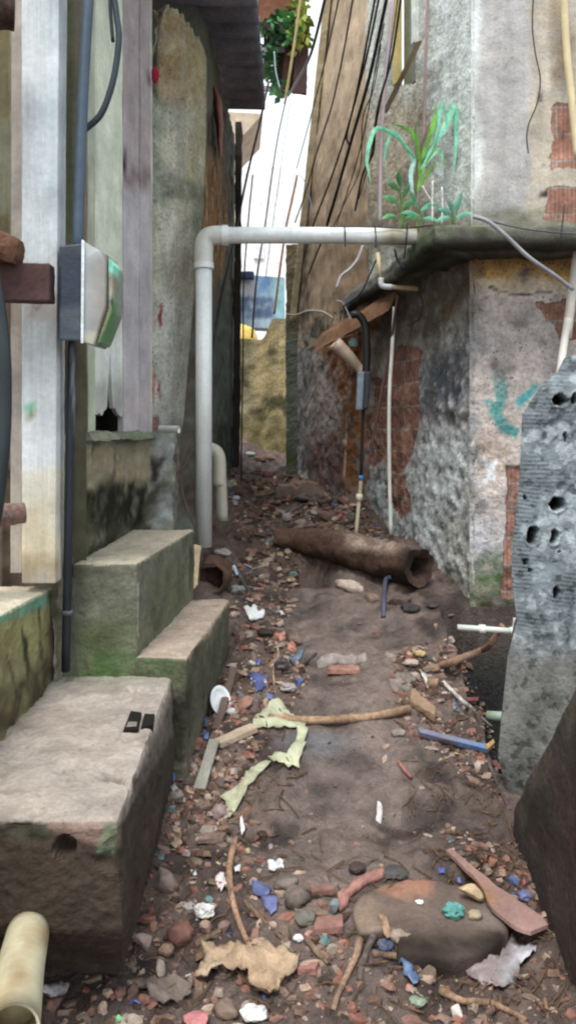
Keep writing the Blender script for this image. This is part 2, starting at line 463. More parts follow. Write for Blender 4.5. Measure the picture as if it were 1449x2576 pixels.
# ------------------------------------------------------------------ right house: lower walls, ledge, upper walls, window
def side_x(y): return 1.055 - .303 * (y - 4.55)
house = thing('house', 'weathered plaster house with a projecting mossy ledge and exposed bricks, on the right', 'house', (1.5, 4.9, .4))
GREY = hexc(150, 148, 146); BR = hexc(120, 92, 72)
teal = hexc(84, 160, 158)
V, Fc, uv = wall([(1.035, 4.555), (2.7, 4.55)], -.35, 2.56, .014, .012, 5, 4)
c = paint(V, hexc(200, 188, 180), [
    (R4(1160, 700, 1600, 830), hexc(212, 200, 192), 40, .6),
    (R4(1150, 560, 1700, 722), hexc(200, 164, 106), 50, .95),
    (R4(1190, 645, 1700, 712), hexc(200, 160, 98), 26, .85), (R4(1190, 640, 1700, 672), hexc(150, 118, 74), 20, .6),
    (R4(1150, 560, 1700, 640), hexc(96, 84, 62), 26, .7),
    ([(1160, 640), (1215, 640), (1190, 760), (1180, 900), (1160, 900)], hexc(96, 78, 56), 24, .7),
    (R4(1180, 700, 1500, 745), hexc(206, 192, 168), 14, .7), ([(1200, 735), (1240, 726), (1300, 740), (1345, 752), (1400, 742), (1400, 748), (1345, 760), (1298, 748), (1240, 734), (1202, 742)], hexc(70, 58, 48), 3, .8),
    (R4(1180, 1190, 1275, 1470), hexc(186, 186, 190), 30, .75),
    ([(1180, 1080), (1275, 1080), (1262, 1330), (1180, 1200)], hexc(188, 170, 156), 34, .7),
    (R4(1300, 780, 1420, 960), hexc(166, 158, 156), 34, .6),
    ([(1170, 1420), (1300, 1380), (1320, 1580), (1150, 1590)], hexc(74, 92, 54), 46, .85),
    (R4(1140, 1500, 1340, 1900), hexc(58, 54, 44), 40, .8),
    (R4(1140, 1590, 1340, 1990), hexc(18, 18, 15), 24, .98),  # shade inside the drain hole, painted on the wall's foot
], warp=26, seed=2)
def overpaint(V, c, blobs, warp, seed):                   # loose brush marks on top of the plaster
    px, py = warped(V, warp, seed); wear = np.array([fz(v, 20, seed, 4) for v in V])
    for poly, col, soft, st in blobs: c = blendc(c, polymask(px, py, poly, soft) * np.clip(st - np.clip(wear, 0, 1) * .9, 0, 1), col)
    return c
c = overpaint(V, c, [
    ([(1236, 922), (1266, 916), (1276, 1000), (1262, 1050), (1246, 1030)], teal, 7, .85),
    ([(1212, 1005), (1236, 1008), (1270, 1052), (1310, 1078), (1302, 1104), (1256, 1082)], teal, 7, .95),
    ([(1292, 1010), (1350, 958), (1358, 980), (1306, 1032)], hexc(86, 168, 174), 6, .95),
    ([(1183, 1150), (1191, 1150), (1196, 1230), (1187, 1230)], hexc(225, 228, 232), 4, .95),
    ([(1206, 1146), (1216, 1146), (1248, 1206), (1238, 1216)], hexc(220, 225, 232), 4, .95),
    ([(1242, 1148), (1252, 1156), (1224, 1222), (1213, 1215)], hexc(220, 225, 232), 4, .9),
], 6, 4)
c = overpaint(V, c, [([(1150, 820), (1196, 800), (1190, 1000), (1200, 1200), (1184, 1400), (1150, 1500)], hexc(150, 154, 154), 30, .9), ([(1180, 880), (1230, 760), (1340, 770), (1360, 900), (1300, 980)], hexc(176, 168, 166), 40, .6), (R4(1180, 740, 1215, 900), hexc(120, 118, 120), 22, .6)], 30, 9)
c = blendc(c, np.clip(np.array([fz(v, 7, 3, 4) for v in V]) - .22, 0, 1) * 1.6, hexc(120, 112, 108))
bk = mask(V, [([(1352, 765), (1470, 752), (1470, 860), (1405, 848), (1375, 812)], 26, 1), ([(1276, 1170), (1320, 1170), (1320, 1500), (1262, 1500), (1262, 1360)], 16, 1)], 14, 8)
for i, v in enumerate(V): v.y += .014 * ss(bk[i], .4, .6)
part('lower_front_wall', (V, Fc), 'plaster', house, c, uv=uv, brick=bk, smooth=True, label='graffiti marked lower wall with flaking plaster')
V, Fc, uv = wall([(.03, side_x(7.93)), (.03, 7.93), (1.055, 4.55), (1.075, 4.60)][1:], -.3, 2.56, .018, .02, 5, 8)
c = paint(V, hexc(164, 160, 156), [
    ([(740, 600), (1010, 600), (960, 900), (850, 900), (740, 830)], hexc(112, 98, 74), 40, .8),
    (R4(755, 820, 800, 1200), hexc(84, 88, 80), 20, .8),
    ([(780, 870), (850, 900), (850, 1090), (775, 1120)], hexc(178, 164, 158), 26, .9),
    (R4(775, 1095, 862, 1240), hexc(112, 70, 62), 34, .7),
    ([(800, 850), (930, 790), (930, 1060), (900, 1290), (858, 1200), (858, 980)], hexc(158, 106, 62), 34, .85),
    (R4(828, 870, 900, 960), hexc(96, 52, 26), 26, .7),
    ([(940, 600), (1200, 600), (1190, 720), (1130, 830), (1060, 870), (960, 880)], hexc(104, 92, 80), 44, .85),
    ([(1110, 800), (1190, 690), (1195, 760), (1130, 860)], hexc(112, 94, 70), 28, .6),
    ([(1075, 900), (1150, 870), (1190, 980), (1130, 1075), (1060, 1040)], hexc(92, 98, 110), 34, .75),
    ([(1060, 1080), (1190, 1080), (1190, 1560), (1000, 1500), (1040, 1200)], hexc(206, 214, 214), 50, .85),
    ([(930, 1180), (1030, 1240), (1060, 1420), (900, 1400)], hexc(190, 198, 198), 40, .75),
    (R4(1100, 1300, 1200, 1560), hexc(150, 142, 126), 44, .5),
    ([(880, 1330), (1200, 1480), (1200, 1800), (880, 1600)], hexc(96, 84, 72), 44, .7),
], warp=26, seed=6)
PXs, PYs = project(V)
cem = polymask(PXs, PYs, [(930, 1180), (1020, 1180), (1060, 900), (1140, 820), (1200, 820), (1200, 1560), (900, 1420)], 60)
grit = np.array([fz(v, 17, 5, 4) for v in V]); g2 = np.array([fz(v, 42, 8, 3) for v in V])
for i, v in enumerate(V): v.x -= cem[i] * (.011 * grit[i] + .006 * g2[i]); v.y -= cem[i] * .006 * grit[i]
c = blendc(c, cem * np.clip((-grit - .2) * 2.2, 0, .65), hexc(88, 86, 84)); c = blendc(c, cem * np.clip((grit - .2) * 2, 0, .7), hexc(216, 224, 224))  # recess shade painted in: pits darker, raised grit paler
bk = mask(V, [([(985, 870), (1062, 880), (1052, 1020), (1022, 1230), (990, 1240), (955, 1100), (965, 960)], 22, 1), (R4(935, 950, 975, 1170), 16, .9), ([(960, 1210), (1015, 1180), (1030, 1300), (1000, 1300)], 14, .85)], 18, 4)
for i, v in enumerate(V): v.x += .014 * ss(bk[i], .4, .6)
part('lower_side_wall', (V, Fc), 'plaster', house, c, uv=uv, brick=bk, smooth=True, label='long side wall with rough cement, rust stains and bare bricks')
# ledge: an uneven concrete slab, its outer edge runs from the near corner to the back
def ledge():
    top = [(.43, 6.9), (.49, 6.2), (.62, 5.45), (.705, 4.75), (.775, 4.2), (1.1, 4.19), (1.6, 4.22), (2.7, 4.2)]
    inn = [(.52, 6.9), (.62, 6.2), (.86, 5.45), (1.03, 4.75), (1.1, 4.58), (1.2, 4.62), (1.7, 4.62), (2.7, 4.62)]
    V = []; n = 0
    den = lambda L: [Vector((*L[i], 0)).lerp(Vector((*L[i + 1], 0)), k / 24) for i in range(len(L) - 1) for k in range(24)] + [Vector((*L[-1], 0))]
    O, I = den(top), den(inn); ring = []
    for i, (o, q) in enumerate(zip(O, I)):
        w = .012 * fz(o, 7, 3, 3) + .02 * fz(o, 2.5, 8, 3); ed = (o - q).normalized()
        t0 = 2.622 + .012 * fz(o, 5, 2, 3); b0 = 2.515 + .02 * fz(o, 4, 7, 4) - .02 * ss(o.y, 5.2, 6.5)
        for (pt, z, k) in ((q, t0, 0), (q.lerp(o, .5), t0 + .006, 0), (o, t0, .5), (o, t0 - .02, 1), (o, (t0 + b0) / 2, 1.3), (o, b0 + .015, 1), (q.lerp(o, .8), b0, 0), (q.lerp(o, .4), b0 + .02, 0), (q, b0, 0)):
            v = pt + ed * (w * k + .01 * fz(Vector((pt.x, pt.y, z)), 15, 1, 3)); V.append(Vector((v.x, v.y, z)))
    return V, gridfaces(9, len(O))
LV = ledge()
c = paint(LV[0], hexc(120, 120, 108), [(R4(1010, 560, 1140, 690), hexc(70, 86, 56), 30, .75), (R4(1095, 540, 1500, 572), hexc(88, 98, 62), 14, .7), (R4(1100, 575, 1500, 640), hexc(70, 68, 62), 22, .7), (R4(840, 700, 985, 800), hexc(128, 130, 130), 20, .7)], 18, 3)
zz = np.array([v.z for v in LV[0]]); c = blendc(c, (2.535 - zz) * 60, hexc(44, 40, 34))  # shade of the ledge's underside put into its colour
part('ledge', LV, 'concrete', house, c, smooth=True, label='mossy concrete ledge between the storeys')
V, Fc, uv = wall([(1.055, 4.606), (2.7, 4.6)], 2.56, 5.4, .016, .006, 5, 14)
c = paint(V, hexc(184, 182, 178), [
    (R4(1180, -300, 1345, 560), hexc(176, 174, 174), 20, .6),
    (R4(1330, -300, 1600, 560), hexc(190, 180, 164), 14, .8),
    (R4(1385, -300, 1440, 240), hexc(138, 122, 100), 24, .6),
    ([(1180, -300), (1212, -300), (1205, 560), (1180, 560)], hexc(214, 222, 220), 12, .8),
    (R4(1180, 520, 1600, 600), hexc(108, 108, 88), 22, .7),
    (R4(1225, 380, 1270, 520), hexc(172, 170, 168), 30, .6),
    (R4(1362, 470, 1378, 492), hexc(30, 26, 24), 5, .9), (R4(1352, 240, 1366, 268), hexc(36, 30, 28), 5, .8),
], 16, 9)
bk = mask(V, [(R4(1388, 255, 1560, 425), 16, 1), (R4(1372, 470, 1560, 560), 16, 1)], 14, 5)
part('upper_front_wall', (V, Fc), 'smooth', house, c, uv=uv, brick=bk, smooth=True, label='smooth grey upper wall with a patch of bare brick')
WIN = (1000, 1046, -220, 212)
V, Fc, uv = wall([(.595, 6.06), (1.07, 4.6), (1.085, 4.64)], 2.56, 5.4, .014, .008, 9, 21)
c = paint(V, hexc(186, 188, 178), [
    (R4(1085, -300, 1200, 560), hexc(214, 222, 218), 40, .85),
    (R4(900, 250, 1060, 600), hexc(182, 168, 142), 50, .7),
    (R4(900, 520, 1200, 640), hexc(116, 112, 96), 30, .6),
    (R4(1040, 200, 1075, 420), hexc(148, 140, 124), 22, .6),
], 26, 5)
keep = [f for f in Fc if not (lambda q: WIN[0] < q[0] < WIN[1] and WIN[2] < q[1] < WIN[3])(
    (CX + sum(V[i].x for i in f) / 4 * F_ / (sum(V[i].y for i in f) / 4), HY + (H - sum(V[i].z for i in f) / 4) * F_ / (sum(V[i].y for i in f) / 4)))]
part('upper_side_wall', (V, keep), 'plaster', house, c, uv=uv, brick=np.zeros(len(V)), smooth=True, label='rough cast upper wall beside the window')
def sidebar(px0, px1, py0, py1, inset, depth):           # a bar lying in the side wall's plane
    def y_at(px): return (1.055 + .303 * 4.55) / ((px - CX) / F_ + .303)
    a, b = y_at(px0), y_at(px1); n = Vector((-1, -.303, 0)).normalized()
    A0, B0 = Vector((side_x(a), a, 0)), Vector((side_x(b), b, 0)); o = n * inset; q = n * (inset + depth)
    z0, z1 = ZZ(py1, (a + b) / 2), ZZ(py0, (a + b) / 2)
    c8 = [A0 + o, B0 + o, B0 + q, A0 + q]
    return [Vector((v.x, v.y, z0)) for v in c8] + [Vector((v.x, v.y, z1)) for v in c8]
win = part('window', rough(sidebar(1002, 1044, -210, 208, -.06, .02), .1, 0, 0), 'scrap', house, hexc(98, 102, 78), label='narrow olive window pane')
def sub(name, VF, mat, p, col): o = part(name, VF, mat, p, col); return o
for nm, a in (('frame', (993, 1001, -220, 214)), ('frame', (1040, 1047, -220, 110))):
    sub(nm, rough(sidebar(*a, -.03, .05), .05, .004, .001), 'wood', win, hexc(190, 172, 116) if a[0] < 1000 else hexc(214, 220, 212))

# ------------------------------------------------------------------ tan house beyond, with a raking end trimmed by a board
tan = thing('house', 'tan rendered house wall with a slanting pale edge behind the black wires', 'house', (.4, 7, 1.2))
def tan_zone(y, z): return z > 2.45
V, Fc, uv = wall([(side_x(7.82), 7.82), (side_x(6.02), 6.02)], 2.3, 6.6, .03, .014, 4, 33)
def rake(z): return 7.82 - max(0, z - 2.62) * .368
V2 = []
for v in V:
    yr = rake(v.z); t = (v.y - 6.02) / (7.82 - 6.02); y = 6.02 + t * (yr - 6.02)
    V2.append(Vector((side_x(y) + (v.x - side_x(v.y)), y, v.z)))
c = paint(V2, hexc(186, 164, 138), [
    ([(745, 560), (775, 560), (815, -60), (800, -60), (770, 220)], hexc(62, 60, 48), 16, .95),
    (R4(720, 560, 780, 830), hexc(92, 78, 58), 24, .85),
    (R4(800, 580, 1000, 800), hexc(160, 134, 106), 40, .5),
    (R4(900, 200, 1010, 520), hexc(150, 126, 98), 30, .6), (R4(830, -80, 880, 400), hexc(176, 154, 128), 30, .6)], 16, 12, .25)
part('wall', (V2, Fc), 'smooth', tan, c, uv=uv, brick=np.zeros(len(V2)), smooth=True)
e = [Vector((side_x(rake(z)) - .02, rake(z) - .02, z)) for z in (2.6, 3.4, 4.2, 5.0, 5.8, 6.5)]
part('edge_board', rough(hexa(e[0], e[-1], (.0, .05, .018), (.03, .0, 0)), .06, .006, .004), 'wood', tan, hexc(196, 182, 150), label='pale board along the raking edge')
# corner post and far wall
cp = rough([Vector(p) for p in ((-.02, 7.75, .7), (.115, 7.72, .7), (.13, 7.86, .7), (-.01, 7.88, .7), (-.02, 7.75, 3.35), (.115, 7.72, 3.35), (.13, 7.86, 3.35), (-.01, 7.88, 3.35))], .04, .012, .012)
c = paint(cp[0], hexc(106, 112, 100), [(R4(700, 560, 770, 830), hexc(98, 84, 62), 20, .9), (R4(700, 1130, 770, 1220), hexc(70, 78, 40), 24, .7), (R4(715, 800, 760, 860), hexc(110, 104, 84), 12, .7)], 10, 4)
solo('concrete_post', 'dark mossy concrete corner post at the far bend of the alley', 'post', cp, 'concrete', c, smooth=False)
V, Fc, uv = wall([(-1.6, 9.3), (-.1, 9.5), (.2, 9.45)], .9, 2.72, .03, .02, 5, 41, zfn=lambda p, u: 2.62 + .05 * noise.noise(Vector((u * 3, 0, 1))) + .25 * ss(u, 1.3, 1.45))
c = paint(V, hexc(150, 140, 112), [(R4(580, 830, 700, 1000), hexc(104, 98, 74), 40, .8), (R4(640, 820, 735, 1200), hexc(170, 152, 110), 24, .7), (R4(570, 1040, 720, 1200), hexc(104, 96, 62), 30, .8)], 14, 7, .35)
c = blendc(c, np.clip(np.array([fz(v, 5, 8, 5) for v in V]) - .02, 0, 1) * 1.8, hexc(74, 70, 48))
solo('boundary_wall', 'yellowish mossy wall closing the far end of the alley', 'wall', (V, Fc), 'plaster', c, uv=uv, brick=np.zeros(len(V)), smooth=True)

# ------------------------------------------------------------------ left wooden house
lh = thing('house', 'old plank house with white post and rotten door on a mossy base', 'house', (-1.0, 3.6, .9))
V, Fc, uv = wall([(-1.75, 3.12), (-.80, 3.17)], .8, 4.9, .02, .003, 5, 50)
c = paint(V, hexc(122, 116, 100), [(R4(-40, -100, 34, 700), hexc(104, 96, 66), 16, .8), (R4(30, -100, 64, 760), hexc(156, 156, 144), 8, .9), (R4(20, 600, 66, 1500), hexc(118, 98, 84), 10, .8),
    (R4(150, -100, 186, 900), hexc(92, 98, 76), 6, .9), (R4(150, 850, 230, 1700), hexc(88, 86, 68), 12, .9), (R4(-40, 300, 40, 540), hexc(120, 124, 108), 20, .6), (R4(0, 1180, 66, 1500), hexc(62, 48, 40), 14, .8)], 8, 9, .3)
part('plank_wall', (V, Fc), 'wood', lh, c, uv=uv, smooth=True, label='weathered plank wall behind the white post')
pv = rough([Vector(p) for p in ((-.974, 2.92, .985), (-.851, 2.92, .985), (-.851, 3.03, .985), (-.974, 3.03, .985), (-.976, 2.92, 4.9), (-.826, 2.92, 4.9), (-.826, 3.03, 4.9), (-.976, 3.03, 4.9))], .03, .006, .0015)
c = paint(pv[0], hexc(200, 206, 208), [(R4(40, 1180, 160, 1480), hexc(196, 186, 162), 40, .8), (R4(40, 1400, 160, 1480), hexc(150, 130, 100), 24, .6), (R4(60, 740, 160, 800), hexc(170, 160, 150), 16, .6), (R4(56, 1010, 84, 1046), hexc(90, 170, 130), 6, .8), (R4(66, 1040, 90, 1060), hexc(140, 110, 70), 6, .7), (R4(110, -100, 160, 560), hexc(184, 196, 200), 30, .6)], 10, 3, .12)
part('post', pv, 'wood', lh, c, label='broad white painted post')
part('batten', rough(hexa(P(48, -60, 3.02), P(44, 1440, 3.02), (.022, 0, 0), (0, .012, 0)), .05, .003, .001), 'wood', lh, hexc(168, 160, 150))
# narrow boards and the door; each board hangs in the slightly turned door plane
def board(px0, Y0, px1, Y1, py0, py1, th=.02, tail=None, n=40, m=12, seed=1):
    V = []; a = Vector((*XY(px0, Y0), 0)); b = Vector((*XY(px1, Y1), 0)); nr = Vector((b.y - a.y, -(b.x - a.x), 0)).normalized()
    ym = (Y0 + Y1) / 2; zt = ZZ(py0, ym)
    for back in (0, 1):
        for j in range(n + 1):
            for i in range(m + 1):
                u = i / m; zb = ZZ(tail(u) if tail else py1, ym)
                p = a.lerp(b, u); z = zb + (zt - zb) * (j / n) ** 1.0
                q = Vector((p.x, p.y, z)) + nr * (.003 * fz((p.x, p.y, z), 4, seed, 3) - (th if back else 0)); V.append(q)
    N = (m + 1) * (n + 1); Fc = gridfaces(m + 1, n + 1) + gridfaces(m + 1, n + 1, N)
    for j in range(n):
        for i in (0, m): k = j * (m + 1) + i; Fc.append((k, k + m + 1, k + m + 1 + N, k + N))
    for i in range(m):
        for j in (0, n): k = j * (m + 1) + i; Fc.append((k, k + 1, k + 1 + N, k + N))
    return V, Fc
bd = board(186, 3.3, 222, 3.42, -160, 1600); 
c = paint(bd[0], hexc(128, 126, 112), [(R4(186, -100, 222, 400), hexc(136, 140, 124), 14, .7), (R4(180, 380, 235, 900), hexc(140, 120, 96), 14, .5), (R4(180, 900, 235, 1600), hexc(104, 98, 80), 14, .8)], 8, 4)
part('side_board', bd, 'wood', lh, c)
door = part('door', board(222, 3.46, 240, 3.56, -160, 1088), 'wood', lh, hexc(176, 182, 164), label='plank door rotted through at its foot')
def tail(u):
    k = abs(u - .55)
    return 1044 + 14 * noise.noise(Vector((u * 9, 3, 1))) - 130 * max(0, 1 - k / .10) - 30 * max(0, 1 - k / .3)
bd = board(236, 3.57, 309, 3.97, -160, 1050, tail=tail, m=40, seed=6)
c = paint(bd[0], hexc(216, 222, 204), [(R4(230, 700, 315, 1060), hexc(212, 216, 214), 40, .7), (R4(230, 960, 315, 1060), hexc(150, 148, 146), 24, .6), (R4(228, -100, 245, 700), hexc(190, 196, 176), 8, .5)], 8, 2, .12)
sub('plank', bd, 'wood', door, c)
bd = board(311, 3.98, 352, 4.2, -160, 1092, th=.03, seed=8, tail=lambda u: 1090 + 3 * noise.noise(Vector((u * 7, 0, 0))))
mauve = [(R4(300, -100, 400, 460), hexc(168, 156, 157), 30, .8), (R4(300, 430, 400, 470), hexc(112, 92, 90), 12, .6), (R4(304, 380, 322, 440), hexc(50, 44, 44), 8, .8), (R4(300, 980, 400, 1095), hexc(186, 176, 178), 30, .6)]
part('door_board', bd, 'wood', lh, paint(bd[0], hexc(184, 180, 184), mauve, 8, 5, .12), label='faded mauve board beside the door')
bd = board(354, 4.19, 379, 4.34, -160, 1092, th=.03, seed=9)
part('door_board', bd, 'wood', lh, paint(bd[0], hexc(180, 175, 178), mauve, 8, 6, .12))
part('door_jamb', board(379, 4.335, 384, 4.36, -160, 1094, th=.04, m=3), 'wood', lh, hexc(190, 184, 176))
part('dark_interior', (lambda w: (w[0], w[1]))(wall([(-.99, 3.4), (-.93, 4.4)], 1.2, 4.9, .2, .0)), 'wood', lh, hexc(20, 17, 15))  # near-black sheet put in as the shade of the house interior
V, Fc, uv = wall([(-.88, 3.02), (-.85, 3.2), (-.81, 4.2), (-.75, 4.38), (-.64, 4.46), (-.655, 4.6), (-.69, 5.0)], .3, 1.53, .014, .022, 5, 60)
c = paint(V, hexc(142, 138, 120), [
    (R4(180, 1060, 420, 1140), hexc(112, 122, 108), 26, .8), ([(190, 1130), (380, 1110), (380, 1230), (190, 1260)], hexc(150, 138, 112), 30, .7),
    ([(215, 1240), (260, 1210), (370, 1215), (385, 1300), (360, 1340), (200, 1345), (190, 1300)], hexc(30, 34, 20), 22, .97),
    (R4(160, 1150, 215, 1400), hexc(84, 88, 56), 24, .8), (R4(180, 1320, 400, 1480), hexc(50, 52, 36), 24, .8), ([(380, 1100), (445, 1090), (440, 1320), (378, 1320)], hexc(146, 150, 148), 18, .85),
    ([(380, 1150), (410, 1150), (400, 1215), (378, 1210)], hexc(44, 38, 32), 10, .9)], 16, 8, .3)
c = blendc(c, np.clip(np.array([fz(v, 6, 8, 4) for v in V]) - .1, 0, 1) * 1.5, hexc(70, 70, 56))
part('foundation', (V, Fc), 'concrete', lh, c, smooth=True, label='mossy concrete base under the door')
sv = rough([Vector(p) for p in ((-.90, 3.3, 1.5), (-.80, 3.3, 1.5), (-.715, 4.4, 1.5), (-.9, 4.4, 1.5), (-.90, 3.3, 1.537), (-.82, 3.3, 1.537), (-.745, 4.38, 1.537), (-.9, 4.4, 1.537))], .03, .01, .012)
part('sill', sv, 'concrete', lh, paint(sv[0], hexc(112, 120, 100), [(R4(200, 1050, 300, 1120), hexc(140, 138, 124), 20, .6)], 8, 2))
# low wall under the post
lw = [Vector(p) for p in ((-1.4, 1.3, .1), (-.9, 1.3, .1), (-.885, 3.06, .3), (-1.4, 3.06, .3), (-1.4, 1.3, 1.02), (-.9, 1.3, 1.02), (-.9, 3.06, .945), (-1.4, 3.06, .96))]
lv = rough(lw, .02, .012, .008, chip=.02)
c = paint(lv[0], hexc(138, 134, 92), [([(-60, 1500), (130, 1475), (130, 1530), (-60, 1585)], hexc(96, 138, 116), 14, .95), (R4(-100, 1640, 200, 1760), hexc(128, 124, 92), 30, .6), ([(-60, 1760), (60, 1700), (165, 1600), (165, 1720), (-60, 1900)], hexc(70, 62, 46), 30, .9),
    ([(118, 1500), (165, 1500), (165, 1700), (130, 1680)], hexc(78, 70, 56), 14, .85), ([(-10, 1600), (26, 1590), (24, 1680), (0, 1720)], hexc(96, 86, 60), 8, .5), ([(60, 1575), (66, 1575), (84, 1690), (70, 1700)], hexc(52, 52, 36), 4, .8), ([(100, 1530), (106, 1530), (112, 1660), (104, 1660)], hexc(50, 48, 36), 4, .8), ([(18, 1640), (24, 1640), (50, 1760), (40, 1760)], hexc(52, 52, 36), 4, .8)], 12, 3, .25)
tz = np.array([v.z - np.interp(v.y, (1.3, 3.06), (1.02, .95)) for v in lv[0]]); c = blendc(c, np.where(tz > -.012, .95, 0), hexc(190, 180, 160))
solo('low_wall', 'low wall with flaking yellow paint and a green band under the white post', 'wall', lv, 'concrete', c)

# plastered wall pier after the door
def pier():
    rows = [(36, 418, 505), (70, 410, 520), (150, 398, 521), (240, 386, 521), (300, 375, 520), (460, 373, 516), (620, 373, 500), (900, 373, 474), (1060, 372, 462), (1180, 378, 450), (1345, 380, 440)]
    V = []; nv, nu = 150, 46
    for j in range(nv):
        py = 1345 + (30 - 1345) * j / (nv - 1)
        l = np.interp(py, [r[0] for r in rows], [r[1] for r in rows]); r = np.interp(py, [q[0] for q in rows], [q[2] for q in rows])
        for i in range(nu):
            u = i / (nu - 1); top = 0
            px = l + (r - l) * u; Y = 4.42 + .5 * u - .10 * math.sin(u * 3.14)
            q = P(px, py, 4.65); z = q.z
            if j > nv - 12: z -= .16 * (.5 + .8 * noise.noise(Vector((u * 11, 2, 2)))) * (j - nv + 12) / 12
            w = Vector((*XY(px, Y), z)); w.y -= .02 * fz(w, 5, 3, 4); V.append(w)
    return V, gridfaces(nu, nv)
pvf = pier()
c = paint(pvf[0], hexc(170, 170, 154), [(R4(380, 20, 530, 250), hexc(152, 132, 98), 60, .85), (R4(470, 60, 530, 460), hexc(150, 142, 110), 30, .6), (R4(370, 230, 410, 520), hexc(124, 132, 120), 20, .6), ([(400, 440), (520, 460), (510, 510), (400, 500)], hexc(96, 98, 84), 16, .7), (R4(422, 330, 444, 430), hexc(188, 184, 166), 9, .8),
    (R4(440, 500, 490, 760), hexc(164, 156, 140), 30, .6), (R4(485, 480, 525, 900), hexc(120, 126, 108), 18, .7), (R4(380, 750, 480, 1080), hexc(186, 188, 182), 40, .7), (R4(370, 1060, 470, 1160), hexc(112, 116, 108), 24, .7), (R4(372, 20, 398, 240), hexc(40, 36, 32), 14, .8),
    (R4(395, 762, 404, 822), hexc(140, 62, 46), 4, .95), ([(382, 930), (396, 950), (388, 1015), (374, 1020)], hexc(146, 72, 54), 6, .95), (R4(400, 960, 408, 1000), hexc(140, 76, 60), 4, .8), (R4(376, 1040, 400, 1080), hexc(120, 70, 58), 8, .6)], 12, 11, .25)
pr = solo('plastered_wall', 'tall grey brown plastered wall with a broken top, right of the mauve boards', 'wall', pvf, 'plaster', c, smooth=True, uv=[(v.x, v.z) for v in pvf[0]], brick=np.zeros(len(pvf[0])))
md = pr.modifiers.new('thickness', 'SOLIDIFY'); md.thickness = .09; md.offset = -1

# dark shack with the corrugated roof
sh = thing('shack', 'dark shack wall under a black corrugated roof, beyond the plastered wall', 'shack', (-.6, 6, .8))
V, Fc, uv = wall([(-1.1, 5.18), (-.60, 5.2), (-.565, 5.4), (-.505, 7.55), (-1.1, 7.6)], .4, 4.33, .025, .02, 4, 71)
c = paint(V, hexc(100, 106, 98), [(R4(515, 280, 620, 560), hexc(56, 50, 44), 20, .8), (R4(440, 380, 560, 760), hexc(138, 110, 80), 30, .75), (R4(440, 700, 520, 1300), hexc(70, 58, 50), 20, .7), (R4(540, 700, 600, 1150), hexc(92, 106, 102), 20, .7), (R4(545, 1060, 610, 1260), hexc(46, 52, 44), 20, .7), (R4(570, 660, 600, 760), hexc(110, 110, 96), 12, .5)], 14, 10, .35)
part('wall', (V, Fc), 'concrete', sh, c, smooth=True)
def roof():
    V = []; xs = [-1.4 + (1.205 + 0) * i / 40 for i in range(41)]; n = 300
    for j in range(n):
        y = 3.3 + (7.0 - 3.3) * j / (n - 1)
        for i, x in enumerate(xs):
            X = x + (.018 * noise.noise(Vector((y * 2.2, 0, 5))) if i == 40 else 0)
            V.append(Vector((X, y, 4.36 - .02 * (x + .2) + (.045 * math.sin(y / .21 * 2 * math.pi)))))
    return V, gridfaces(41, n)
rv = roof()
rf = part('roof', rv, 'metal', sh, np.clip(paint(rv[0], hexc(126, 125, 138), [(R4(380, -400, 520, 200), hexc(64, 58, 62), 60, .5)], 14, 3, .3), 0, 1), smooth=True, label='corrugated roof sheet seen from below')
md = rf.modifiers.new('thickness', 'SOLIDIFY'); md.thickness = .008
part('post', rough(hexa((-.475, 7.3, 1.0), (-.45, 7.3, 4.36), (.03, 0, 0), (0, .04, 0)), .06, .008, .01), 'wood', sh, hexc(52, 48, 44))

# ------------------------------------------------------------------ stairs on the left
def stepc(V, side, bl=()):
    c = paint(V, hexc(128, 124, 108), list(bl), 12, 5, .25)
    return c
slab8 = [Vector(p) for p in ((-.95, 1.98, .16), (-.40, 1.98, .12), (-.43, 3.16, .1), (-.93, 3.16, .1), (-.95, 1.97, .583), (-.42, 1.97, .583), (-.452, 3.16, .59), (-.93, 3.16, .59))]
sv = rough(slab8, .0095, .02, .007, seed=3, chip=.05)
keepV = []
for v in sv[0]:
    w = v.copy(); k = ss(.32 - v.z, 0, .2)
    w.y += k * .10 * (1 - ss(v.y, 2.0, 2.4)); w.x -= k * .03 * ss(v.x, -.6, -.4)
    front = 1 - ss(v.y, 1.99, 2.06)                       # undercut lower edge, higher at the left where the pipe passes
    w.z += (1 - ss(v.z, .16, .3)) * .13 * (1 - ss(v.x, -.75, -.6))
    r = math.hypot((v.x + .55) / .028, (v.z - .515) / .032)
    if v.y < 2.05 and r < 1: w.y += .07 * (1 - r ** 4)
    keepV.append(w)
c = paint(keepV, hexc(64, 54, 46), [([(-80, 1700), (435, 1700), (435, 1850), (310, 2062), (230, 2068), (-80, 2062)], hexc(158, 146, 136), 12, .95), ([(-60, 1700), (175, 1690), (60, 1800), (-60, 1880)], hexc(120, 118, 104), 34, .6), (R4(130, 1690, 440, 1725), hexc(96, 110, 84), 16, .7),
    ([(120, 2055), (300, 2055), (300, 2130), (200, 2110), (120, 2080)], hexc(140, 118, 108), 14, .8), ([(260, 2070), (300, 2060), (290, 2140), (240, 2145)], hexc(104, 124, 98), 12, .6), (R4(-60, 2066, 130, 2110), hexc(52, 58, 46), 20, .6), ([(330, 1980), (440, 1740), (440, 1920), (330, 2200)], hexc(58, 52, 44), 20, .7), (R4(-80, 2300, 320, 2500), hexc(58, 48, 38), 30, .5)], 9, 5, .3)
def line(pts, w): return [(x - w, y) for x, y in pts] + [(x + w, y) for x, y in pts[::-1]]
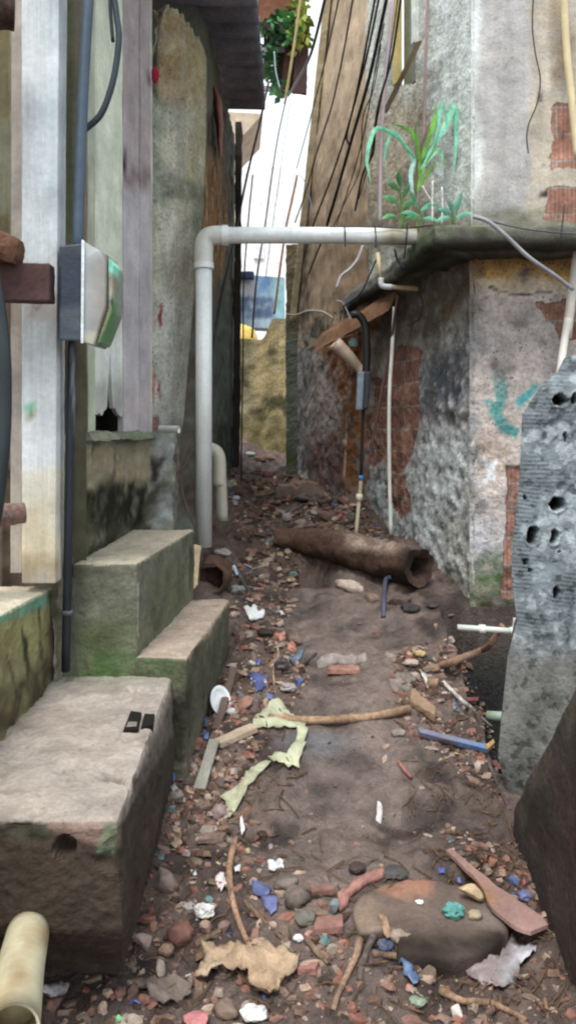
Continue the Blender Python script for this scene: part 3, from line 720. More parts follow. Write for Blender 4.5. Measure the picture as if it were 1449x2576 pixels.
c = overpaint(keepV, c, [(line([(346, 1722), (340, 1750), (330, 1788)], 1.5), hexc(70, 60, 52), 3, .9), (line([(312, 1838), (298, 1862), (292, 1884)], 1.5), hexc(80, 68, 60), 3, .8), (line([(60, 1905), (140, 1890), (250, 1896), (330, 1880)], 1.5), hexc(130, 112, 100), 6, .5)], 5, 3)
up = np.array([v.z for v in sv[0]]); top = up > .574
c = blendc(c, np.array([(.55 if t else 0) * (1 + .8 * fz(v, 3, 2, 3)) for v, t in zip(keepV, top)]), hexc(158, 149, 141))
slab = thing('concrete_slab', 'broad concrete landing slab with dark mossy front, at lower left', 'slab', (-.68, 2.5, .12))
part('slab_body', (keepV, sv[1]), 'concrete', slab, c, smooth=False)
def top_poly(pts, z): return [P(x, y, (H - z) * F_ / (y - HY)) for x, y in pts]
def cell_patches():
    A = top_poly([(311, 1837), (349, 1834), (357, 1792), (330, 1788)], .596); B = top_poly([(355, 1829), (386, 1823), (390, 1796), (364, 1795)], .596)
    dn = Vector((0, 0, -.03)); V = []; Fc = []
    for q in (A, B):
        o = len(V); V += q + [v + dn for v in q]; Fc += [(o, o + 1, o + 2, o + 3)] + [(o + i, o + 4 + i, o + 4 + (i + 1) % 4, o + (i + 1) % 4) for i in range(4)]
    return V, Fc
part('cell_shade', cell_patches(), 'concrete', slab, hexc(20, 19, 16), label='dark patches painted as two shaded open cells of a hollow block in the top')  # flat dark quads just above the top, painted as cell shade
part('block_web', (lambda q: (q + [v - Vector((0, 0, .02)) for v in q], [(0, 1, 2, 3)]))(top_poly([(318, 1829), (344, 1827), (346, 1816), (324, 1815)], .599)), 'concrete', slab, hexc(120, 112, 104))
stairs = thing('concrete_steps', 'two mossy green concrete steps above the slab, leading to the door', 'steps', (-.6, 3.6, .5))
mossw = hexc(96, 104, 74)
ub = rough([Vector(p) for p in ((-.9, 3.10, .5), (-.586, 3.10, .5), (-.488, 4.14, .5), (-.86, 4.14, .5), (-.835, 3.10, 1.03), (-.586, 3.10, 1.03), (-.488, 4.14, 1.03), (-.80, 4.14, 1.03))], .011, .014, .005, seed=11, chip=.02)
c = paint(ub[0], hexc(118, 120, 104), [([(180, 1385), (350, 1412), (495, 1322), (340, 1322)], hexc(176, 166, 148), 9, .95), (R4(180, 1570, 480, 1720), mossw, 50, .85), ([(345, 1430), (490, 1350), (485, 1500), (350, 1660)], hexc(100, 98, 84), 30, .7), (R4(395, 1430, 470, 1560), mossw, 40, .5), (R4(180, 1415, 350, 1450), hexc(92, 88, 76), 16, .6), (R4(230, 1640, 440, 1710), hexc(78, 104, 62), 24, .7)], 12, 8, .3)
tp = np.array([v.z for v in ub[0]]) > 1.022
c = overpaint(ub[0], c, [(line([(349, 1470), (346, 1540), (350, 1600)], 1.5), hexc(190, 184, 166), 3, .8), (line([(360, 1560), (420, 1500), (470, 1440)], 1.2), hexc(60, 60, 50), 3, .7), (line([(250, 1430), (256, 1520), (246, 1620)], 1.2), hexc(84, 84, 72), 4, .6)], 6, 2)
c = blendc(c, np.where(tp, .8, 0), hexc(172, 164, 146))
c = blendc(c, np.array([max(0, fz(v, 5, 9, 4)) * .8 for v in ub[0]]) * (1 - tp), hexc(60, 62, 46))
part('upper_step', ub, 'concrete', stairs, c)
lb = rough([Vector(p) for p in ((-.60, 3.12, .05), (-.40, 3.10, .05), (-.315, 4.12, .2), (-.5, 4.12, .2), (-.60, 3.10, .668), (-.39, 3.08, .668), (-.30, 4.12, .672), (-.5, 4.12, .672))], .011, .014, .006, seed=12, chip=.03)
c = paint(lb[0], hexc(102, 99, 84), [([(350, 1640), (474, 1662), (582, 1508), (480, 1500)], hexc(170, 152, 136), 9, .95), (R4(340, 1640, 470, 1720), hexc(84, 104, 68), 24, .7), ([(470, 1680), (585, 1530), (590, 1660), (440, 1880)], hexc(76, 78, 60), 30, .7), ([(430, 1760), (500, 1720), (470, 1900), (420, 1900)], hexc(44, 44, 36), 24, .7)], 12, 4, .3)
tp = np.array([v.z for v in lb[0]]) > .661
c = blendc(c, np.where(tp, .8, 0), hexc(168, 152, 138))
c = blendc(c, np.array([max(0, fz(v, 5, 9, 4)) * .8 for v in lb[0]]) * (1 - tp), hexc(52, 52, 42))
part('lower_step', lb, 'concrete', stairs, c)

# ------------------------------------------------------------------ hollow brick wall and raking wall on the right
def holey():
    V = []; cols = []; nu, nv = 130, 430
    EL = ([900, 940, 960, 1000, 1045, 1200, 1350, 1450, 1560, 1650, 1850, 1900, 2040, 2120], [1420, 1400, 1366, 1340, 1312, 1306, 1290, 1286, 1299, 1276, 1256, 1251, 1288, 1300])
    holes = [(1405, 1004, 17, 15), (1443, 1000, 10, 14), (1418, 1102, 4, 14), (1400, 1272, 15, 16), (1334, 1346, 14, 22), (1392, 1350, 12, 15), (1394, 1492, 9, 16), (1331, 1432, 5, 6), (1320, 1412, 5, 8), (1405, 1392, 4, 5), (1318, 1250, 4, 5), (1480, 1140, 15, 16), (1500, 1340, 15, 16)]
    rowsY = [1058, 1212, 1402, 1560]
    for j in range(nv):
        py = 2120 + (880 - 2120) * j / (nv - 1)
        for i in range(nu):
            u = i / (nu - 1); l = np.interp(py, *EL); px = l + (1620 - l) * u ** 1.15
            lim = np.interp(px, [1300, 1366, 1410, 1449, 1600], [1040, 962, 915, 884, 860]) + 12 * noise.noise(Vector((px * .03, 0, 0)))
            pyy = max(py, lim)
            Y = 3.0 - .12 * u; v = P(px, pyy, Y)
            n1 = fz(v, 9, 3, 4); n2 = fz(v, 30, 6, 3); sm = fz(v, 4, 31, 4)
            wx = px + 6 * fz(v, 16, 17, 3); wy = pyy + 6 * fz(v, 16, 23, 3)
            d = .0022 * n1 + .0012 * n2
            blockm = 1 if pyy < 1590 else 0
            g = math.sin((pyy - (.03 if pyy < 1225 else .13) * px + 3 * n1) * 2 * math.pi / 10.5)
            smear = ss(sm + .5 * n1, -.28, .1) if blockm else 1
            col = np.array(hexc(122, 132, 136)) * (1 + .34 * n1)
            if blockm: d += .0014 * g * (1 - smear); col = col * (1 + .2 * g * (1 - smear))
            for r in rowsY:
                k = math.exp(-((wy - r + .06 * (px - 1360)) / 9) ** 2); d += .004 * k * (.5 + .5 * n1); col = col * (1 - .12 * k)
            k = math.exp(-((wx - (1350 if int(pyy / 172) % 2 else 1430)) / 9) ** 2) * blockm; d += .003 * k; col = col * (1 - .1 * k)
            wsp = ss(n2 + .6 * sm, .1, .5) * smear * .42; col = col * (1 - wsp) + np.array(hexc(214, 224, 228)) * wsp
            if not blockm:
                sk = math.sin((px * .75 + pyy * .5) * .045 + 2 * n1); bt = ss(pyy + 30 * n1, 1560, 1700); col = col * (1 - bt) + np.array(hexc(116, 116, 112)) * (1 + .12 * sk + .22 * n1) * bt
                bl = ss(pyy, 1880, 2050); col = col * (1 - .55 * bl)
            if n2 < -.3 and n1 < .1: col = col * .55; d -= .002
            for hx, hy, a, b in holes:
                q = math.hypot((wx - 2 - hx) / a, (wy - hy) / b)
                q = max(q * .86, max(abs(wx - 2 - hx) / a, abs(wy - hy) / b) * .8) * (1.08 + .25 * n2)
                k = 1 - ss(q, .75, 1.0)
                if k > 0: d -= .09 * k; col = col * (1 - k) + np.array(hexc(40, 18, 10) if hx == 1334 else (.006, .005, .005)) * k  # hole interiors also coloured near black as painted shade
                elif q < 1.4: d += .004
            V.append(v + Vector((0, -d, 0))); cols.append(col)
    Fc = gridfaces(nu, nv)
    def strip(idx):                                        # the wall's thickness along its broken edges
        o = len(V)
        for i in idx:
            for k in (.25, .6, 1): V.append(V[i] + Vector((.045 * k, .15 * k, 0)) + Vector((.003 * nz(V[i], 30), 0, .003 * nz(V[i], 24, 3)))); cols.append(np.array(hexc(104, 100, 98)) * (.8 + .5 * nz(V[i], 20)))
        for a in range(len(idx) - 1):
            r0 = [idx[a], o + a * 3, o + a * 3 + 1, o + a * 3 + 2]; r1 = [idx[a + 1], o + a * 3 + 3, o + a * 3 + 4, o + a * 3 + 5]
            for k in range(3): Fc.append((r0[k], r0[k + 1], r1[k + 1], r1[k]))
    strip([j * nu for j in range(nv)]); strip([(nv - 1) * nu + i for i in range(nu)])
    return V, Fc, np.clip(np.array(cols) * .84, .004, .8)
hv, hf, hc = holey()
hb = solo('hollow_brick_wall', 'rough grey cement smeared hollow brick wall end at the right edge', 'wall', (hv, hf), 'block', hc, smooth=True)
hb['label'] = 'rough grey hollow brick wall smeared with cement, with dark square holes'
def rakewall():
    V = []; ny, nzv = 90, 50; uv = []
    for j in range(nzv):
        for i in range(ny):
            y = 1.3 + (2.80 - 1.3) * i / (ny - 1); zt = min(.98, .85 + (2.16 - y) * 1.0); zb = -.35
            z = zb + (zt - zb) * j / (nzv - 1)
            v = Vector((.775 + .02 * (y - 2) + .008 * fz((.8, y, z), 5, 2, 4), y, z)); V.append(v); uv.append((y, z))
    return V, gridfaces(ny, nzv), uv
V, Fc, uv = rakewall()
c = paint(V, hexc(64, 57, 52), [(R4(1280, 2300, 1500, 2600), hexc(66, 54, 46), 60, .6), (R4(1400, 1950, 1500, 2150), hexc(66, 44, 40), 40, .6), ([(1280, 2030), (1449, 1720), (1470, 1760), (1300, 2090)], hexc(84, 76, 66), 14, .7)], 20, 3, .5)  # dark brown over the face, paler band along the sloping top
c = overpaint(V, c, [(line([(1330 + k * 22, 2010 - k * 40 + 90), (1420 + k * 22, 2150 - k * 40 + 90), (1500 + k * 22, 2280 - k * 40 + 90)], 2), hexc(96, 80, 76), 4, .55) for k in range(0, 9)], 8, 5)
rw = solo('stair_wall', 'dark side wall with a steeply sloping top, at lower right', 'wall', (V, Fc), 'plaster', c, smooth=True, uv=uv, brick=np.zeros(len(V)))
md = rw.modifiers.new('thickness', 'SOLIDIFY'); md.thickness = .14; md.offset = 1

# ------------------------------------------------------------------ far background seen through the gap
wh = thing('house', 'bright white house with a sloping gable, far beyond the alley', 'house', (-.3, 19, 1.4))
white = (.85, .86, .87)
gv = [P(560, 900, 19), P(760, 900, 19), P(760, 470, 19), P(735, 420, 19), P(560, 420, 19)]
bk5 = [v + Vector((0, 3, 0)) for v in gv]
part('wall', (gv + bk5, [(0, 1, 2, 3, 4), (5, 9, 8, 7, 6), (0, 5, 6, 1), (1, 6, 7, 2), (2, 7, 8, 3), (3, 8, 9, 4), (4, 9, 5, 0)]), 'smooth', wh, white, uv=[(v.x, v.z) for v in gv + bk5], brick=np.zeros(10))
part('window', rough(hexa(P(640, 620, 18.98), P(664, 620, 18.98), (0, .04, 0), (0, 0, .3)), .3, .01, 0), 'smooth', wh, hexc(236, 238, 238), uv=None)
gb = thing('house', 'beige gable end and eave under the end of the corrugated roof', 'house', (-.9, 12, 1.4))
g = [P(560, 900, 12), P(604, 900, 12), P(604, 470, 12), P(608, 345, 12), P(662, 286, 12), P(560, 280, 12)]
g2 = [v + Vector((-.1, 1.5, 0)) for v in g]
part('gable_wall', (g + g2, [(0, 1, 2, 3, 4, 5), (6, 11, 10, 9, 8, 7)] + [(i, i + 6, (i + 1) % 6 + 6, (i + 1) % 6) for i in range(6)]), 'smooth', gb, hexc(206, 190, 168), uv=[(v.x, v.z) for v in g + g2], brick=np.zeros(12))
bs = thing('shed', 'blue and white painted shed front behind the yellow wall', 'shed', (-.45, 13, 1.5))
w_ = rough(hexa(P(575, 760, 13), P(716, 768, 13), (0, .2, 0), (0, 0, .42)), .03, .01, .003)
c = paint(w_[0], hexc(168, 190, 206), [(R4(570, 745, 690, 800), hexc(96, 116, 146), 12, .9), (R4(640, 690, 690, 740), hexc(110, 150, 190), 14, .8), (R4(688, 700, 720, 810), hexc(150, 200, 210), 8, .9), (R4(590, 705, 640, 745), hexc(190, 186, 196), 10, .7)], 8, 2)
part('front_wall', w_, 'smooth', bs, c, uv=None)
part('eave', rough(hexa(P(572, 698, 12.9), P(640, 700, 12.9), (0, .3, 0), (0, 0, .05)), .1, .01, .01), 'metal', bs, hexc(52, 62, 92))
yt = tube([P(604, 880, 11.2), P(604, 850, 11.2), P(604, 828, 11.2), P(604, 816, 11.2)], [.25, .25, .2, .05], 24, 5)
solo('water_tank', 'rounded yellow plastic tank top showing above the mossy far wall', 'tank', yt, 'scrap', hexc(206, 174, 86), smooth=True)
bh = thing('house', 'pink upper storey with a dark plank balcony and hanging plants, high in the gap', 'house', (-.1, 11, 5))
part('wall', rough(hexa(P(640, -40, 11.6), P(738, -40, 11.6), (0, .5, 0), (0, 0, .42)), .1, .02, .008), 'smooth', bh, hexc(206, 160, 138), uv=None)
part('balcony_floor', rough(hexa(P(664, 112, 11), P(735, 112, 11), (0, .5, 0), (0, 0, .06)), .1, .01, .01), 'wood', bh, hexc(48, 42, 44))
part('balcony_front', rough(hexa(P(690, 176, 10.9), P(772, 192, 10.9), (0, .05, 0), (0, 0, .25)), .05, .01, .01), 'wood', bh, hexc(66, 52, 46))
part('plank', rough(hexa(P(736, 20, 10.7), P(716, 232, 10.7), (.05, 0, 0), (0, .02, 0)), .06, .006, .004), 'wood', bh, hexc(72, 48, 40))
part('plank', rough(hexa(P(765, 40, 10.75), P(752, 236, 10.75), (.09, 0, 0), (0, .02, 0)), .06, .006, .004), 'wood', bh, hexc(84, 62, 58))
for a, b in (((660, 126), (735, 126)), ((664, 223), (724, 226))):
    part('rail', rough(hexa(P(*a, 10.8), P(*b, 10.8), (0, .02, 0), (0, 0, .035)), .1, .006, .002), 'metal', bh, hexc(170, 168, 166))
def leaf_cloud(cx, cy, Y, rx, rz, n, seed, size=.05):
    rnd = random.Random(seed); V = []; Fc = []
    for _ in range(n):
        a = rnd.uniform(0, 6.28); k = math.sqrt(rnd.random())
        px = cx + rx * k * math.cos(a); py = cy + rz * k * math.sin(a)
        if noise.noise(Vector((px * .06, py * .06, seed))) < -.12: continue
        c = P(px, py, Y + rnd.uniform(-.25, .25)); s = size * rnd.uniform(.6, 1.4)
        d = Vector((rnd.uniform(-1, 1), rnd.uniform(-1, 1), rnd.uniform(-1, .3))).normalized(); w = d.cross(Vector((rnd.random(), rnd.random(), 1))).normalized() * s * .35
        o = len(V); V += [c, c + d * s * .5 + w, c + d * s, c + d * s * .5 - w]; Fc.append((o, o + 1, o + 2, o + 3))
    return V, Fc
def leafcol(V, a, b, seed=0):
    k = np.array([fz(v, 3, seed, 3) for v in V]); k = np.clip(.5 + k, 0, 1)[:, None]
    return np.array(a) * k + np.array(b) * (1 - k)
for i, (cx, cy, rx, rz, n, lab) in enumerate(((712, 68, 48, 38, 420, 'bushy green plant hanging over the balcony under the pink wall'), (752, 60, 22, 80, 200, 'yellow green climbing foliage on the balcony planks, right of the bushy plant'),
                                            (672, 150, 16, 44, 110, 'small trailing green plant below the balcony rail'), (700, 222, 22, 22, 60, 'pale green tuft of leaves at the lowest balcony rail'))):
    t = thing('plant', lab, 'plant', P(cx, cy + rz, 10.7), 'balcony plants')
    vf = leaf_cloud(cx, cy, 10.7, rx, rz, int(n * 1.6), i + 3, .11)
    part('foliage', vf, 'leaf', t, leafcol(vf[0], hexc(96, 156, 96) if i != 1 else hexc(180, 190, 90), hexc(52, 92, 62) if i != 1 else hexc(90, 110, 40)))
    part('stem', tube([P(cx, cy - rz, 10.7), P(cx + 4, cy, 10.7), P(cx, cy + rz, 10.7)], .012, 5), 'stick', t, hexc(80, 90, 50))

# ------------------------------------------------------------------ pipes
PV = hexc(232, 237, 236); PVd = hexc(190, 180, 150)
def pipecol(V, base, blobs=()): return paint(V, base, list(blobs), 10, 3, .1)
dp = thing('drain_pipe', 'white plastic drain pipe crossing the alley overhead and turning down at its left', 'pipe', P(512, 1360, 4.6))
Yp = 4.6; R = .047
vt = tube([P(513, 1375, Yp), P(513, 655, Yp)], R, 24, 1)
part('downpipe', vt, 'pvc', dp, pipecol(vt[0], PV, [(R4(480, 1180, 550, 1400), hexc(186, 186, 180), 40, .7)]), smooth=True)
hz_ = tube([P(545, 592, Yp), P(800, 592, Yp), P(1046, 596, Yp - .02)], R, 24, 4)
part('crossing_pipe', hz_, 'pvc', dp, pipecol(hz_[0], PV, [(R4(960, 560, 1060, 640), hexc(150, 140, 116), 30, .9), (R4(500, 612, 1060, 640), hexc(160, 152, 130), 12, .6)]), smooth=True)
el = tube([P(513, 668, Yp), P(513, 630, Yp), P(517, 604, Yp), P(534, 593, Yp), P(572, 592, Yp)], R * 1.16, 24, 5)
eb = part('elbow', el, 'pvc', dp, pipecol(el[0], hexc(214, 214, 206)), smooth=True)
sub('collar', tube([P(513, 662, Yp), P(513, 676, Yp)], R * 1.24, 24, 1), 'pvc', eb, PV); sub('collar', tube([P(560, 592, Yp), P(574, 592, Yp)], R * 1.24, 24, 1), 'pvc', eb, PV)
uo = thing('vent_pipe', 'short hooked grey white pipe with a joint, just right of the drain pipe foot', 'pipe', P(550, 1300, 4.85))
vt = tube([P(560, 1310, 4.95), P(557, 1235, 4.95), P(554, 1165, 4.95)], .036, 18, 4); part('lower_pipe', vt, 'pvc', uo, pipecol(vt[0], hexc(180, 176, 162)), smooth=True)
vt = tube([P(552, 1222, 4.95), P(552, 1165, 4.95), P(546, 1140, 4.95), P(530, 1131, 4.95), P(514, 1140, 4.95)], .042, 18, 6); part('hook', vt, 'pvc', uo, pipecol(vt[0], hexc(196, 192, 176)), smooth=True)
st = tube([P(402, 1080, 4.33), P(450, 1080, 4.3)], .021, 16, 1, hollow=.8)
solo('pipe_stub', 'short white pipe stub poking out below the plastered wall', 'pipe', st, 'pvc', hexc(226, 230, 228), smooth=True)
bp_ = tube([P(72, 2345, 1.98), P(52, 2440, 1.76), P(30, 2600, 1.5)], .052, 28, 5, hollow=.9)
solo('waste_pipe', 'thick stained cream waste pipe coming from under the slab', 'pipe', bp_, 'pvc', paint(bp_[0], hexc(204, 196, 166), [(R4(20, 2400, 70, 2500), hexc(150, 120, 84), 30, .6), (R4(-40, 2480, 40, 2620), hexc(186, 160, 120), 30, .6), (R4(60, 2320, 140, 2380), hexc(160, 130, 90), 20, .6)], 14, 2, .2), smooth=True)
def simple_pipe(label, pts, r, col, cat='pipe', name='pipe', **k):
    vf = tube([P(*p) for p in pts], r, 12, k.pop('smooth', 6)); return solo(name, label, cat, vf, k.pop('mat', 'pvc'), col, smooth=True, **k)
simple_pipe('thin mauve grey pipe running up the wall beside the hanging plants', [(992, -40, 4.78), (966, 230, 4.78), (957, 400, 4.8), (955, 572, 4.8)], .013, hexc(170, 154, 158))
simple_pipe('thin reddish pipe on the rough cast wall above the tall plant', [(1077, -40, 4.82), (1070, 160, 4.82), (1064, 420, 4.85)], .009, hexc(150, 124, 120))
simple_pipe('yellowed crooked pipe high at the right edge', [(1416, -40, 4.5), (1424, 120, 4.5), (1438, 260, 4.48), (1452, 400, 4.45)], .021, hexc(206, 190, 150))
wp = thing('water_pipe', 'white water pipe in two sections leaning on the wall behind the hollow bricks', 'pipe', P(1410, 930, 4.3))
part('pipe_run', tube([P(1458, 600, 4.42), P(1440, 720, 4.42), P(1424, 850, 4.4)], .026, 14, 4), 'pvc', wp, hexc(214, 208, 194), smooth=True)
part('pipe_run', tube([P(1428, 800, 4.39), P(1420, 850, 4.39), P(1404, 960, 4.36)], .021, 14, 4), 'pvc', wp, hexc(220, 218, 208), smooth=True)
ep = thing('water_pipe', 'small cream pipe with a white elbow under the ledge', 'pipe', P(960, 720, 5.3))
part('pipe_run', tube([P(950, 636, 5.2), P(958, 712, 5.2)], .014, 12, 1), 'pvc', ep, hexc(206, 188, 150), smooth=True)
part('elbow', tube([P(958, 700, 5.2), P(959, 716, 5.2), P(968, 721, 5.2), P(986, 722, 5.2)], .019, 12, 5), 'pvc', ep, hexc(216, 220, 222), smooth=True)
part('pipe_run', tube([P(984, 722, 5.2), P(1052, 726, 5.15)], .016, 12, 1), 'pvc', ep, hexc(196, 176, 132), smooth=True)
simple_pipe('long thin white pipe standing against the bare bricks under the ledge', [(992, 772, 5.3), (986, 880, 5.32), (979, 1000, 5.32), (979, 1180, 5.3), (983, 1345, 5.25)], .0125, hexc(214, 214, 206))
cp_ = thing('conduit', 'thin cream conduit with joints in the rust stained corner', 'conduit', P(864, 1212, 6.6))
part('tube_run', tube([P(884, 800, 6.5), P(878, 940, 6.5), P(872, 1110, 6.5), P(864, 1215, 6.5)], .0145, 10, 4), 'pvc', cp_, hexc(186, 160, 130), smooth=True)
part('coupling', tube([P(869, 1106, 6.5), P(868, 1124, 6.5)], .024, 10, 1), 'pvc', cp_, hexc(190, 168, 142), smooth=True)
hs = thing('cable_riser', 'black bent hose dropping into a grey sleeve, black cable and white pipe foot', 'cable', P(897, 1345, 5.55))
part('hose', tube([P(884, 792, 5.5), P(902, 793, 5.5), P(918, 820, 5.5), P(922, 880, 5.5), P(919, 960, 5.5), P(914, 1030, 5.5)], .027, 14, 6), 'cable', hs, (.012, .012, .013), smooth=True)
part('sleeve', rough(hexa(P(908, 935, 5.46), P(904, 1032, 5.46), (.026, 0, 0), (0, .03, 0)), .04, .012, .002), 'scrap', hs, hexc(120, 134, 146))
part('sleeve', rough(hexa(P(924, 935, 5.44), P(918, 1030, 5.44), (.022, 0, 0), (0, .034, 0)), .04, .012, .002), 'scrap', hs, hexc(38, 42, 48))
part('cable_run', tube([P(914, 1025, 5.5), P(911, 1110, 5.5), P(908, 1200, 5.5)], .0115, 10, 4), 'cable', hs, (.014, .014, .016), smooth=True)
part('collar', tube([P(908, 1196, 5.5), P(908, 1208, 5.5)], .017, 10, 1), 'scrap', hs, hexc(60, 130, 190), smooth=True)
part('pipe_foot', tube([P(908, 1206, 5.5), P(903, 1260, 5.5), P(895, 1350, 5.45)], .0135, 10, 4), 'pvc', hs, hexc(200, 188, 164), smooth=True)
part('coupling', tube([P(904, 1243, 5.5), P(903, 1260, 5.5)], .023, 10, 1), 'pvc', hs, hexc(224, 218, 200), smooth=True)
ss_ = tube([P(842, 862, 5.7), P(878, 898, 5.72), P(908, 932, 5.74)], [.05, .043, .03], 18, 3, hollow=.85)
solo('pipe_stub', 'stubby pale pipe sticking out at an angle beside the black hose', 'pipe', ss_, 'pvc', hexc(190, 168, 150), smooth=True)
tv = rough(hexa(P(800, 862, 6.3), P(985, 756, 5.4), (.0, .05, .02), (.028, 0, .06)), .04, .01, .008, seed=4)
solo('timber_prop', 'brown timber plank propped slantwise under the ledge', 'timber', tv, 'wood', paint(tv[0], hexc(126, 94, 70), [(R4(780, 820, 850, 900), hexc(160, 126, 100), 20, .7)], 8, 2))
bm_ = rough(hexa(P(968, 282, 5.2), P(1052, 108, 5.0), (.022, .01, .012), (0, .03, 0)), .04, .006, .003)
solo('timber_beam', 'grey slanting timber beam beneath the narrow window', 'timber', bm_, 'wood', hexc(140, 122, 100))
jv = tube([P(889, 872, 5.9), P(889, 862, 5.9), P(889, 851, 5.9)], [.028, .034, .02], 12, 3)
solo('bottle', 'small pale teal plastic bottle tucked in the hole behind the black hose', 'bottle', jv, 'scrap', hexc(170, 206, 204), smooth=True)
bv = rough(hexa(P(866, 826, 6.1), P(900, 812, 6.1), (0, .07, 0), (0, 0, .06)), .03, .008, .008, chip=.02)
solo('brick', 'bare clay brick end showing in the hole under the ledge', 'brick', bv, 'stone', hexc(150, 96, 76))
dr = thing('water_pipe', 'white water pipe with a coupling crossing the drain hole', 'pipe', P(1230, 1590, 4.2))
part('pipe_run', tube([P(1150, 1578, 4.2), P(1296, 1588, 4.2)], .016, 12, 1), 'pvc', dr, hexc(206, 212, 204), smooth=True)
part('coupling', tube([P(1204, 1582, 4.2), P(1219, 1583, 4.2)], .024, 12, 1), 'pvc', dr, hexc(216, 220, 214), smooth=True)
part('elbow', tube([P(1282, 1588, 4.2), P(1292, 1586, 4.2), P(1298, 1576, 4.2), P(1300, 1556, 4.2)], .022, 12, 4), 'pvc', dr, hexc(206, 210, 204), smooth=True)
simple_pipe('pale pipe end low in the drain hole', [(1226, 1800, 3.55), (1275, 1803, 3.5)], .021, hexc(150, 168, 150), smooth=1)

# ------------------------------------------------------------------ meter box, conduit and cables on the left
cb = thing('conduit', 'grey black conduit running down the wall behind the meter box to the slab', 'conduit', P(166, 1690, 3.02))
vt = tube([P(226, -40, 2.98), P(212, 200, 2.98), P(203, 420, 2.98), P(196, 640, 2.98)], .0195, 14, 5); part('upper_tube', vt, 'cable', cb, hexc(66, 82, 98), smooth=True)
vt = tube([P(184, 840, 2.99), P(178, 1050, 2.99), P(173, 1350, 3.0), P(166, 1688, 3.03)], .0165, 14, 5)
part('lower_tube', vt, 'cable', cb, paint(vt[0], hexc(34, 38, 46), [(R4(182, 860, 190, 1100), hexc(150, 156, 160), 4, .4)], 8, 3), smooth=True)
part('strap', tube([P(171, 1534, 3.02), P(170, 1546, 3.02)], .0215, 14, 1), 'metal', cb, hexc(96, 104, 110), smooth=True)
lp = tube([P(284, -40, 3.05), P(294, 40, 3.05), P(300, 100, 3.05), P(286, 200, 3.05), P(256, 285, 3.05), P(212, 328, 3.04)], .0125, 12, 8)
solo('cable', 'thick black cable looping from the top to the grey conduit', 'cable', lp, 'cable', hexc(44, 54, 64), smooth=True)
lp = tube([P(276, -40, 3.07), P(279, 30, 3.07), P(285, 105, 3.07)], .007, 10, 6); solo('cable', 'thinner black cable hanging beside the looping thick one', 'cable', lp, 'cable', hexc(40, 46, 52), smooth=True)
mb = thing('meter_box', 'electric meter box with black back and cloudy clear cover on the conduit', 'meter box', P(200, 870, 2.86))
def yz(px, py, Y): return P(px, py, Y)
b8 = [P(151, 856, 2.80), P(205, 858, 2.80), P(212, 852, 2.98), P(160, 852, 2.98), P(150, 618, 2.80), P(207, 612, 2.80), P(214, 628, 2.98), P(160, 628, 2.98)]
bx_ = rough(b8, .03, .006, .001); part('back_box', bx_, 'scrap', mb, paint(bx_[0], hexc(30, 42, 58), [(R4(150, 780, 210, 860), hexc(84, 92, 98), 16, .5), (R4(150, 612, 210, 640), hexc(60, 66, 74), 10, .5)], 8, 2))
def prism(poly, Y0, Y1):
    n = len(poly); V = [P(x, y, Y0) for x, y in poly] + [P(CX + (x - CX) * Y0 / Y1 * 1.0 + 4, y + (2 if y > HY else -2), Y1) if False else P(x, y, Y0) + Vector((.006, Y1 - Y0, 0)) for x, y in poly]
    bm = bmesh.new(); vs = [bm.verts.new(v) for v in V]
    bm.faces.new(vs[:n]); bm.faces.new(vs[n:][::-1])
    for i in range(n): bm.faces.new((vs[i], vs[(i + 1) % n], vs[(i + 1) % n + n], vs[i + n]))
    bmesh.ops.recalc_face_normals(bm, faces=bm.faces)
    bmesh.ops.bevel(bm, geom=list(bm.edges), offset=.003, segments=2, affect='EDGES')
    for _ in range(4):
        es = [e for e in bm.edges if e.calc_length() > .02]
        if not es: break
        bmesh.ops.subdivide_edges(bm, edges=es, cuts=1, use_grid_fill=True)
    bmesh.ops.triangulate(bm, faces=bm.faces); bm.verts.index_update()
    V = [v.co.copy() for v in bm.verts]; Fc = [tuple(v.index for v in f.verts) for f in bm.faces]; bm.free(); return V, Fc
cv = prism([(207, 604), (268, 640), (266, 770), (236, 868), (206, 860)], 2.795, 2.965)
cover = part('cover', cv, 'clear', mb, paint(cv[0], hexc(132, 138, 142), [(R4(205, 596, 285, 632), hexc(225, 230, 228), 8, .9), ([(250, 640), (275, 640), (272, 780), (240, 870), (225, 866), (252, 770)], hexc(158, 146, 132), 8, .6), (R4(206, 630, 220, 850), hexc(196, 204, 206), 5, .8), (R4(206, 836, 250, 870), hexc(204, 196, 172), 8, .8), (R4(222, 700, 240, 840), hexc(116, 122, 126), 10, .6)], 8, 4))
sub('rim', rough([P(204, 863, 2.788), P(211, 864, 2.788), P(215, 860, 2.98), P(208, 860, 2.98), P(206, 602, 2.788), P(214, 606, 2.788), P(219, 618, 2.98), P(211, 616, 2.98)], .05, .002, .0), 'scrap', cover, hexc(200, 208, 210))
fp = prism([(273, 646), (287, 668), (283, 785), (252, 862), (243, 866), (274, 774)], 2.81, 2.955)
part('front_panel', fp, 'scrap', mb, paint(fp[0], hexc(128, 140, 124), [([(240, 800), (290, 760), (290, 870), (230, 880)], hexc(72, 130, 78), 10, .7), (R4(262, 640, 300, 700), hexc(130, 214, 190), 8, .7), ([(264, 770), (272, 770), (246, 868), (236, 868)], hexc(150, 120, 80), 4, .8), (R4(270, 752, 278, 768), (.02, .03, .03), 3, .9), ([(276, 690), (290, 700), (280, 750), (274, 740)], hexc(150, 130, 110), 5, .7)], 14, 4, .3), label='green front panel of the cover')

